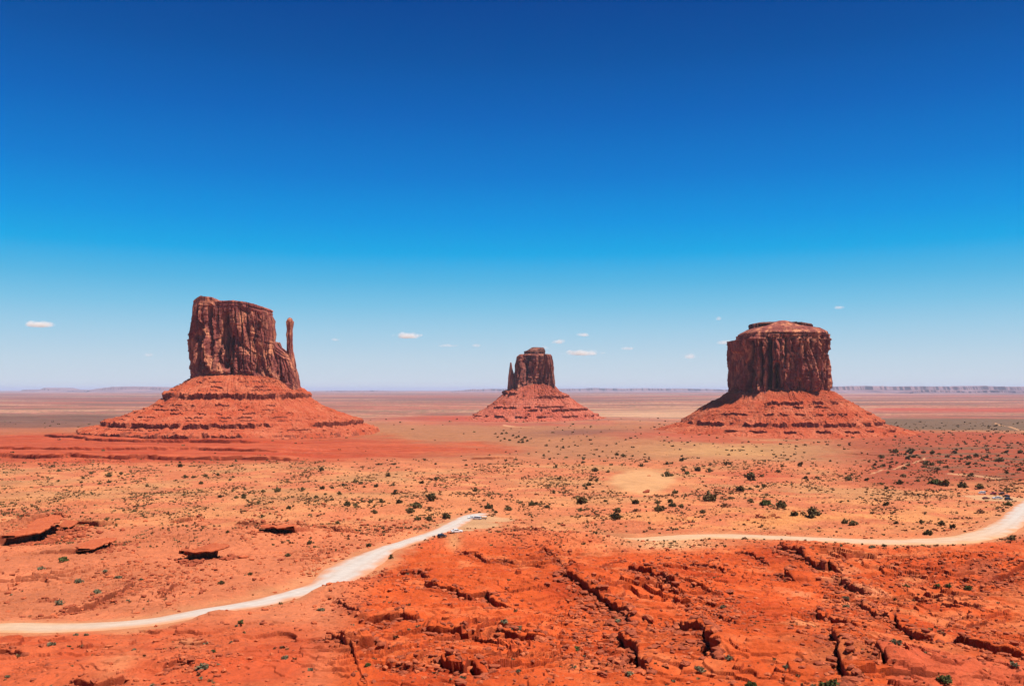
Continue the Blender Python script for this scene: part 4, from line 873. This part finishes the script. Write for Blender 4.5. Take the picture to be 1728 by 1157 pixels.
GRP = [('small dark shrub on the tan flat along the foot of the red apron', 'shrubs along the red apron', 'j', [(99,793,7),(154,797,6),(184,801,11),(205,798,7),(140,806,6),(137,813,6),(168,815,6),(184,812,7),(99,810,5),(225,803,5),(248,819,6),(304,785,9),(312,803,9),(326,804,7),(347,801,8),(340,814,8),(367,800,7),(362,794,4),(393,804,6),(388,809,5),(399,838,8),(412,835,9),(422,831,5),(371,837,8),(310,834,6),(226,861,8),(180,875,7),(385,895,7),(435,847,7),(457,847,5),(442,870,8),(468,826,11),(444,828,8),(412,838,9)]),
       ('dark round shrub on the speckled slope left of the white road', 'shrubs on the speckled slope', 'j', [(542,791,9),(655,801,9),(579,817,9),(599,811,8),(609,815,8),(615,821,5),(560,822,7),(544,822,10),(510,825,9),(421,831,5),(549,833,6),(534,837,8),(572,832,8),(635,819,9),(664,817,6),(625,845,8),(611,845,5),(587,849,13),(599,851,9),(712,813,9),(735,807,9),(802,826,8),(825,834,5),(787,784,6),(802,782,4),(717,775,5),(639,782,5),(560,842,7),(515,849,6),(488,855,9),(569,883,8)]),
       ('dark shrub on the tan flat between the parking ground and the dune', 'shrubs left of the dune', 'j', [(944,806,8),(934,830,8),(1026,795,6),(984,779,7),(985,774,5),(917,768,5),(928,774,5),(826,767,4),(870,774,5),(826,835,5),(994,816,10),(985,819,8),(997,809,7),(989,823,7),(1007,809,6),(1022,844,7),(1186,812,5),(935,782,4)]),
       ('tiny dark shrub on the flat beyond the dune, toward the right butte', 'shrubs beyond the dune', 'j', [(1151,775,9),(1125,781,8),(1082,784,8),(1091,778,6),(1041,766,8),(1051,768,9),(1024,751,4),(950,754,6),(922,751,5),(926,761,4),(1056,741,4),(1088,766,4),(1068,769,4),(960,753,4),(940,753,4),(946,758,3)]),
       ('tiny dark shrub in the dense cluster under the middle butte', 'shrub cluster under the middle butte', 'j', [(847,731,5),(854,730,5),(866,734,5),(875,736,5),(881,741,6),(886,737,6),(882,745,6),(851,740,5),(840,737,4),(871,737,5),(836,731,4),(860,742,5),(890,743,5),(875,745,5),(845,743,4),(896,740,4),(850,726,3)]),
       ('dark shrub on the orange flat in front of the right butte', 'shrubs before the right butte', 'j', [(1286,802,7),(1320,785,7),(1313,795,7),(1351,783,10),(1359,805,9),(1364,798,5),(1379,805,7),(1401,777,5),(1431,807,11),(1463,808,9),(1476,783,6),(1418,847,4),(1458,847,4),(1397,819,4),(1266,845,10)]),
       ('dark shrub on the sand and scrub above the curve of the track', 'shrubs above the curve of the track', 'j', [(1496,850,12),(1512,881,8),(1548,810,7),(1525,802,9),(1518,813,13),(1487,816,7),(1496,823,8)]),
       ('low tuft of scrub along the edge of the track', 'tufts along the track', 's', [(1370,922,9),(1492,919,9),(1472,920,11),(1420,921,6),(1257,906,5),(1290,909,5),(1345,925,6),(145,1069,9),(128,1069,8),(13,1140,8),(257,1153,9),(19,1002,6),(239,976,9),(390,1082,7),(368,1120,6)])]
for lab, grp, kd, L in GRP:
    for a, b, c_ in L: bush(a, b, c_, kd, lab, grp)
for _ in range(46):
    t = rs.rand(); a = 1480 + 250 * t; b = 757 + 45 * rs.rand()
    bush(a, b, 5 + 5 * rs.rand(), 'j', 'dark shrub among many on the red-brown flat at the far right', 'shrubs on the far right flat')
# countless dry tufts
TUFT = []
for i in range(5):
    rs_ = np.random.RandomState(500 + i); V, Fc = [], []
    for j in range(9):
        a = rs_.uniform(0, 6.28); p = np.array([rs_.normal() * .35, rs_.normal() * .35, 0.0]); d = np.array([math.cos(a), math.sin(a), 0]) * 0.45
        t = p + np.array([rs_.normal() * .3, rs_.normal() * .3, 0.5 + 0.5 * rs_.rand()])
        V += [p - d, p + d, t + d * .5, t - d * .5]; Fc.append([4 * j, 4 * j + 1, 4 * j + 2, 4 * j + 3])
    TUFT.append((np.array(V), np.array(Fc)))
x, y, z, px, py, rub, dn = photo_scatter(82000, -190, 1920, 776, 925, lambda a, b: np.clip(0.1 + 0.75 * ss(-0.1, 0.3, fbm(a / 70, b / 22, 3, 81)), 0, 1) * (1 - 0.6 * ss(860, 900, b)) * (1 - 0.85 * np.exp(-((a - 1330) / 200) ** 2 - ((b - 875) / 22) ** 2)))
k = dn < 0.25; x, y, z = x[k], y[k], z[k]
o = scatter_mesh('desert_scrub', TUFT, np.stack([x, y, z], 1), (0.24 + 0.7 * rs.rand(len(x)) ** 3.0) * (0.5 + y / 900), rs.rand(len(x)) * 6.28, [M_scrub, M_juniper, M_dry], rs.randint(0, 3, len(x)), sink=0)
tag(o, 'dry tufts of scrub speckling the middle slopes', 'scrub', kind='stuff')
x, y, z, px, py, rub, dn = photo_scatter(5200, -60, 1790, 712, 790, lambda a, b: np.clip(0.15 + 0.8 * ss(0.05, 0.4, fbm(a / 90, b / 9, 3, 83)) * ss(880, 1000, a) + 0.5 * ss(1400, 1550, a), 0, 1) * (1 - 0.9 * (a < 850) * (b > 722) * (b < 782)))
o = scatter_mesh('far_scrub', TUFT, np.stack([x, y, z], 1), (0.8 + 1.6 * rs.rand(len(x)) ** 2) * (0.6 + y / 2200), rs.rand(len(x)) * 6.28, [M_scrub, M_juniper], rs.randint(0, 2, len(x)), sink=0)
tag(o, 'dark scrub dotting the far flats', 'scrub', kind='stuff')
x, y, z, px, py, rub, dn = photo_scatter(2600, -60, 1790, 925, 1165, lambda a, b: np.clip(0.05 + 0.5 * ss(0.05, 0.35, fbm(a / 70, b / 40, 3, 85)), 0, 1))
o = scatter_mesh('desert_scrub', TUFT, np.stack([x, y, z], 1), 0.2 + 0.4 * rs.rand(len(x)) ** 2, rs.rand(len(x)) * 6.28, [M_scrub, M_sage, M_dry], rs.randint(0, 3, len(x)), sink=0)
tag(o, 'sparse dry tufts on the near rocky slopes', 'scrub', kind='stuff')

# ------------------------------------------------------------------ vehicles
M_glass = mat_plain('dark_window_glass', (0.012, 0.014, 0.018), 0.08, 0.6); M_tyre = mat_plain('tyre_rubber', (0.015, 0.015, 0.015), 0.9, 0.2)
M_rim = mat_plain('wheel_metal', (0.45, 0.45, 0.46), 0.35, 0.5, 0.8); M_lamp = mat_plain('lamp_glass', (0.7, 0.7, 0.68), 0.15, 0.6); M_red = mat_plain('tail_light_red', (0.4, 0.02, 0.02), 0.2, 0.5)
M_trim = mat_plain('black_trim', (0.02, 0.02, 0.02), 0.6, 0.3)
PAINT = {k: mat_plain(k + '_paint', c, 0.25, 0.6) for k, c in dict(white=(0.78, 0.78, 0.77), silver=(0.55, 0.57, 0.6), black=(0.015, 0.015, 0.018), maroon=(0.11, 0.018, 0.02), red=(0.3, 0.03, 0.025), brown=(0.12, 0.06, 0.04)).items()}
def bm_obj(name, bm, m, parent, smooth=False, bevel=0.0):
    if bevel: bmesh.ops.bevel(bm, geom=list(bm.edges), offset=bevel, segments=2, affect='EDGES', clamp_overlap=True)
    bmesh.ops.recalc_face_normals(bm, faces=bm.faces)
    me = bpy.data.meshes.new(name); bm.to_mesh(me); bm.free()
    if smooth: me.polygons.foreach_set('use_smooth', [True] * len(me.polygons))
    return link_mesh(name, me, m, parent)
def prism(bm, prof, w0, w1=None):
    """side outline (x, z) swept across the width; w1 narrows the points flagged by a third value"""
    def pt(p, s): return bm.verts.new((p[0], s * (w1 if (len(p) > 2 and p[2]) else w0), p[1]))
    a = [pt(p, -1) for p in prof]; b = [pt(p, 1) for p in prof]; n = len(prof)
    bm.faces.new(a[::-1]); bm.faces.new(b)
    for i in range(n): bm.faces.new((a[i], a[(i + 1) % n], b[(i + 1) % n], b[i]))
def boxm(bm, x0, x1, y0, y1, z0, z1):
    m = bmesh.ops.create_cube(bm, size=1)['verts']
    for v in m: v.co = ((x0 + x1) / 2 + v.co.x * (x1 - x0), (y0 + y1) / 2 + v.co.y * (y1 - y0), (z0 + z1) / 2 + v.co.z * (z1 - z0))
def wheels(root, xs, r, w, hw):
    for x_ in xs:
        for s in (-1, 1):
            wr = bpy.data.objects.new('wheel', None); C.objects.link(wr); wr.parent = root; wr.location = (x_, s * (hw - w * .5), r)
            bm = bmesh.new(); bmesh.ops.create_cone(bm, cap_ends=True, segments=20, radius1=r, radius2=r, depth=w); bmesh.ops.rotate(bm, verts=bm.verts, cent=(0, 0, 0), matrix=__import__('mathutils').Matrix.Rotation(R(90), 3, 'X')); bm_obj('tyre', bm, M_tyre, wr, bevel=0.02)
            bm = bmesh.new(); bmesh.ops.create_cone(bm, cap_ends=True, segments=16, radius1=r * .6, radius2=r * .6, depth=w + .03); bmesh.ops.rotate(bm, verts=bm.verts, cent=(0, 0, 0), matrix=__import__('mathutils').Matrix.Rotation(R(90), 3, 'X')); bm_obj('rim', bm, M_rim, wr)
def lamps(root, xf, xb, hw, z):
    for s in (-1, 1):
        bm = bmesh.new(); boxm(bm, xf - .06, xf + .015, s * hw * .72 - .16, s * hw * .72 + .16, z - .09, z + .09); bm_obj('headlight', bm, M_lamp, root, bevel=.02)
        bm = bmesh.new(); boxm(bm, xb - .015, xb + .06, s * hw * .78 - .1, s * hw * .78 + .1, z - .05, z + .2); bm_obj('tail_light', bm, M_red, root, bevel=.02)
STY = {  # body outline, cabin outline, window panes (x0,x1 at foot, x0,x1 at head, z0, z1), wheel radius
 'sedan': dict(body=[(-2.3,.35),(-2.35,.75),(-2.2,.95),(-1.5,1.0),(1.0,.98),(2.1,.82),(2.33,.6),(2.3,.32)], cab=[(-1.75,.96),(-1.05,1.42,1),(.25,1.44,1),(1.15,.96)], win=[(-1.35,-.45,-.95,-.42,1.0,1.36),(-.38,.8,-.36,.25,1.0,1.36)], hw=.9, r=.33, ax=1.4),
 'suv': dict(body=[(-2.25,.45),(-2.3,1.0),(-2.2,1.1),(1.05,1.1),(2.1,1.0),(2.28,.75),(2.25,.42)], cab=[(-2.22,1.07),(-1.95,1.74,1),(.35,1.76,1),(1.1,1.07)], win=[(-1.9,-1.05,-1.72,-1.03,1.14,1.62),(-.98,-.1,-.96,-.1,1.14,1.62),(-.02,.8,-.02,.35,1.14,1.62)], hw=.95, r=.38, ax=1.38),
 'van': dict(body=[(-2.6,.4),(-2.65,1.15),(2.0,1.15),(2.5,.98),(2.65,.7),(2.6,.38)], cab=[(-2.63,1.12),(-2.5,2.1,1),(1.1,2.12,1),(2.0,1.12)], win=[(-2.4,-1.2,-2.35,-1.18,1.25,1.85),(-1.1,0.1,-1.08,.1,1.25,1.85),(.2,1.6,.2,1.15,1.25,1.85)], hw=1.0, r=.37, ax=1.65),
 'pickup': dict(body=[(-2.7,.5),(-2.75,1.05),(1.3,1.1),(2.3,1.02),(2.6,.8),(2.58,.45)], cab=[(-.75,1.06),(-.55,1.72,1),(.65,1.74,1),(1.35,1.06)], win=[(-.55,.2,-.42,.2,1.13,1.6),(.28,1.05,.28,.62,1.13,1.6)], hw=.97, r=.4, ax=1.65),
}
def vehicle(name, cat, style, paint, px, py, ang, label, group, size=1.0):
    X, Y, Z = place(px, py); st = STY[style]; root = empty(name, (X, Y, Z + 0.03), ang); root.scale = (size,) * 3
    tag(root, label, cat, group); p = PAINT[paint]; hw = st['hw']
    bm = bmesh.new(); prism(bm, st['body'], hw); bm_obj('body', bm, p, root, bevel=.06)
    bm = bmesh.new(); prism(bm, st['cab'], hw * .97, hw * .8); bm_obj('cabin', bm, p, root, bevel=.05)
    for (a0, a1, b0, b1, z0, z1) in st['win']:
        for s in (-1, 1):
            zc = st['cab'][0][1]; zh = st['cab'][1][1]
            def wy(z): return s * (hw * .97 + (hw * .8 - hw * .97) * (z - zc) / (zh - zc) + 0.012)
            bm = bmesh.new(); vs = [bm.verts.new((x_, wy(z_) + s * o_, z_)) for o_ in (0, -.03) for x_, z_ in ((a0, z0), (a1, z0), (b1, z1), (b0, z1))]
            bm.faces.new(vs[:4]); bm.faces.new(vs[4:][::-1])
            for i in range(4): bm.faces.new((vs[i], vs[(i + 1) % 4], vs[4 + (i + 1) % 4], vs[4 + i]))
            bm_obj('window', bm, M_glass, root)
    c = st['cab']
    for (pa, pb, nm, sg) in ((c[3], c[2], 'windscreen', 1), (c[0], c[1], 'rear_window', -1)):
        bm = bmesh.new(); q = []
        for off in (0.02, -0.02):
            for t, wd in ((.12, .88), (.9, .76)):
                for s in (-1, 1): q.append(bm.verts.new((pa[0] + (pb[0] - pa[0]) * t + sg * off, s * hw * wd * .95, pa[1] + (pb[1] - pa[1]) * t + off)))
        for a in ((0, 1, 3, 2), (4, 6, 7, 5), (0, 4, 5, 1), (2, 3, 7, 6), (0, 2, 6, 4), (1, 5, 7, 3)): bm.faces.new([q[i] for i in a])
        bm_obj(nm, bm, M_glass, root)
    xb, xf = st['body'][1][0], max(p_[0] for p_ in st['body'])
    for x0, x1 in ((xf - .12, xf + .06), (xb - .06, xb + .12)):
        bm = bmesh.new(); boxm(bm, x0, x1, -hw * .95, hw * .95, .4, .6); bm_obj('bumper', bm, M_trim, root, bevel=.03)
    lamps(root, xf - .03, xb + .03, hw, .78); wheels(root, (-st['ax'], st['ax']), st['r'], .24, hw + .02)
    if style == 'pickup':
        bm = bmesh.new(); boxm(bm, -2.6, -.85, -.82, .82, 1.06, 1.09); bm_obj('cargo_bed', bm, M_trim, root)
    return root
GA, GB = 'cars parked at the end of the white road', 'cars parked by the curve of the track'
vehicle('parked_car', 'car', 'sedan', 'white', 771, 898, R(14), 'white car with dark windows on the open sandy parking ground', GA, 1.0)
vehicle('parked_car', 'car', 'suv', 'black', 746, 907, R(38), 'black car at the edge of the white road, left of the white one', GA, .8)
vehicle('parked_pickup', 'pickup', 'pickup', 'white', 797, 875, R(185), 'white pickup at the left end of the row at the top of the parking ground', GA, .85)
vehicle('parked_van', 'van', 'van', 'white', 805, 876, R(160), 'white van in the middle of the row at the top of the parking ground', GA, .8)
def tour_truck(px, py, ang, label, size):
    X, Y, Z = place(px, py); root = empty('tour_truck', (X, Y, Z + .03), ang); root.scale = (size,) * 3; tag(root, label, 'truck', GA); p = PAINT['white']
    bm = bmesh.new(); prism(bm, [(1.2, .6), (1.2, 1.9), (1.9, 1.9), (2.35, 1.25), (3.0, 1.15), (3.15, .9), (3.1, .5)], .95); bm_obj('cab', bm, p, root, bevel=.05)
    bm = bmesh.new(); boxm(bm, -3.0, 1.15, -1.0, 1.0, .7, .95); bm_obj('flatbed', bm, PAINT['maroon'], root, bevel=.03)
    bm = bmesh.new(); boxm(bm, -3.05, 1.2, -1.08, 1.08, 2.35, 2.45); bm_obj('roof', bm, p, root, bevel=.03)
    for x_ in (-2.95, -1.6, -.25, 1.05):
        for s in (-1, 1):
            bm = bmesh.new(); boxm(bm, x_ - .04, x_ + .04, s * .95 - .04, s * .95 + .04, .95, 2.35); bm_obj('post', bm, M_trim, root)
    for x_ in (-2.4, -1.3, -.2, .7):
        bm = bmesh.new(); boxm(bm, x_ - .25, x_ + .25, -.88, .88, .95, 1.25); boxm(bm, x_ - .28, x_ - .18, -.88, .88, 1.253, 1.75); bm_obj('bench', bm, M_trim, root)
    for s in (-1, 1):
        bm = bmesh.new(); boxm(bm, 1.35, 1.85, s * .95 - .02, s * .95 + .02, 1.3, 1.8); bm_obj('window', bm, M_glass, root)
    bm = bmesh.new(); prism(bm, [(1.98, 1.84), (2.36, 1.32), (2.39, 1.34), (2.01, 1.86)], .82); bm_obj('windscreen', bm, M_glass, root)
    lamps(root, 3.1, -3.0, .9, .85); wheels(root, (-2.0, 2.3), .42, .28, 1.0)
tour_truck(815, 876, R(182), 'open-sided tour truck with pale roof at the right end of the row', .62)
vehicle('parked_car', 'car', 'sedan', 'silver', 1683, 842, R(172), 'silver white car, the brightest among those by the curve of the track', GB, 1.25)
vehicle('parked_car', 'car', 'sedan', 'maroon', 1664, 842, R(15), 'dark maroon car left of the silver white one', GB, 1.0)
vehicle('parked_van', 'van', 'van', 'white', 1657, 833, R(170), 'pale van at the far left of the back row by the curve', GB, .8)
vehicle('parked_car', 'car', 'suv', 'red', 1676, 834, R(178), 'dark red car in the back row next to the pale van', GB, .85)
vehicle('parked_car', 'car', 'suv', 'brown', 1690, 834, R(175), 'brown car at the right of the back row by the curve', GB, .8)
vehicle('parked_car', 'car', 'suv', 'black', 1698, 839, R(100), 'black car seen end-on right of the silver white car', GB, 1.0)
vehicle('parked_car', 'car', 'suv', 'black', 1702, 844, R(10), 'black car broadside in front of the end-on black car', GB, 1.0)

# ------------------------------------------------------------------ clouds
def mat_cloud():
    m = bpy.data.materials.new('white_cloud'); m.use_nodes = True; t = m.node_tree
    for n_ in list(t.nodes):
        if n_.type == 'BSDF_PRINCIPLED': t.nodes.remove(n_)
    out = t.nodes['Material Output']; pv = t.nodes.new('ShaderNodeVolumePrincipled'); pv.inputs['Color'].default_value = (1, 1, 1, 1); pv.inputs['Anisotropy'].default_value = 0.0
    tc_ = t.nodes.new('ShaderNodeTexCoord'); ln = t.nodes.new('ShaderNodeVectorMath'); ln.operation = 'LENGTH'; t.links.new(tc_.outputs['Object'], ln.inputs[0])
    gp = t.nodes.new('ShaderNodeNewGeometry'); ns = t.nodes.new('ShaderNodeTexNoise'); ns.inputs['Scale'].default_value = 0.0045; ns.inputs['Detail'].default_value = 4; t.links.new(gp.outputs['Position'], ns.inputs['Vector'])
    a = t.nodes.new('ShaderNodeMath'); a.operation = 'MULTIPLY_ADD'; a.inputs[1].default_value = 2.6; t.links.new(ns.outputs['Fac'], a.inputs[0])
    b = t.nodes.new('ShaderNodeMath'); b.operation = 'MULTIPLY_ADD'; b.inputs[1].default_value = -1.4; b.inputs[2].default_value = -0.25; t.links.new(ln.outputs['Value'], b.inputs[0])
    t.links.new(b.outputs[0], a.inputs[2])
    oi = t.nodes.new('ShaderNodeObjectInfo'); d = t.nodes.new('ShaderNodeMath'); d.operation = 'MULTIPLY'; d.use_clamp = False
    mx_ = t.nodes.new('ShaderNodeMath'); mx_.operation = 'MAXIMUM'; mx_.inputs[1].default_value = 0; t.links.new(a.outputs[0], mx_.inputs[0])
    sc2 = t.nodes.new('ShaderNodeSeparateColor'); t.links.new(oi.outputs['Color'], sc2.inputs[0])
    t.links.new(mx_.outputs[0], d.inputs[0]); t.links.new(sc2.outputs[0], d.inputs[1])
    d2 = t.nodes.new('ShaderNodeMath'); d2.operation = 'MULTIPLY'; d2.inputs[1].default_value = 0.011; t.links.new(d.outputs[0], d2.inputs[0])
    t.links.new(d2.outputs[0], pv.inputs['Density']); t.links.new(pv.outputs[0], out.inputs['Volume'])
    return m
M_cloud = mat_cloud()
def cloud(px, py, w_, h_, dens, label, seed):
    D = 26000.0; s = D / F; v, f = ico(4); v = v.copy()
    v *= (1 + 0.25 * fbm(v[:, 0] * 2 + seed, v[:, 1] * 2 + v[:, 2] * 1.7, 3, seed))[:, None]
    v[:, 2] = np.where(v[:, 2] < 0, v[:, 2] * 0.45, v[:, 2])
    me = np_mesh('cloud', v, f); o = link_mesh('cloud', me, M_cloud); o.location = ((px - CX) * s, D, CAMZ + (HZ - py) * s)
    o.scale = (w_ * s * 0.55, w_ * s * 0.4, h_ * s * 0.75); o.color = (dens, dens, dens, 1)
    tag(o, label, 'cloud', 'small clouds low in the sky')
for i, c_ in enumerate([(66,548,58,11,1.0,'bright white cloud above the left horizon, to the left of the spired butte'), (688,567,50,11,1.0,'white cloud in the gap between the left and the middle butte'), (984,596,66,10,.8,'longest white cloud, just right of the middle butte'),
    (943,577,30,8,.6,'small white cloud above the cap of the middle butte'), (985,565,28,7,.6,'thin white cloud right above the longest cloud'), (1213,538,18,7,.6,'small cloud nearest the upper left of the flat-topped butte'), (1222,578,28,8,.5,'faint cloud touching the upper left edge of the flat-topped butte'),
    (1415,519,22,6,.4,'highest small cloud, up to the right of the flat-topped butte'), (1058,588,28,6,.4,'thin cloud right of the longest cloud'), (755,583,40,6,.3,'faint streak of cloud left of the middle butte'), (805,583,20,6,.3,'faint small puff close left of the middle butte'), (1163,602,32,9,.35,'faint double puff left of the flat-topped butte'), (566,573,18,6,.35,'faint puff right of the spire'), (250,599,20,6,.25,'barely visible puff left of the spired butte'), (921,587,18,7,.3,'faint puff touching the cap of the middle butte')]):
    cloud(*c_, 600 + i)

# ------------------------------------------------------------------ air
def haze():
    x0, x1, y0, y1, z0, z1 = -170000, 170000, -300, 165000, -40, CAMZ + 195
    bm = bmesh.new(); boxm(bm, x0, x1, y0, y1, z0, z1); me = bpy.data.meshes.new('haze'); bm.to_mesh(me); bm.free()
    m = bpy.data.materials.new('pale_haze'); m.use_nodes = True; t = m.node_tree
    for n_ in list(t.nodes):
        if n_.type == 'BSDF_PRINCIPLED': t.nodes.remove(n_)
    pv = t.nodes.new('ShaderNodeVolumePrincipled'); pv.inputs['Color'].default_value = (0.55, 0.70, 0.97, 1); pv.inputs['Density'].default_value = 1.75e-5; pv.inputs['Anisotropy'].default_value = 0.0
    t.links.new(pv.outputs[0], t.nodes['Material Output'].inputs['Volume'])
    tag(link_mesh('haze', me, m), kind='stuff')
haze()
S.cycles.volume_bounces = 1
S.cycles.max_bounces = 6; S.cycles.diffuse_bounces = 1
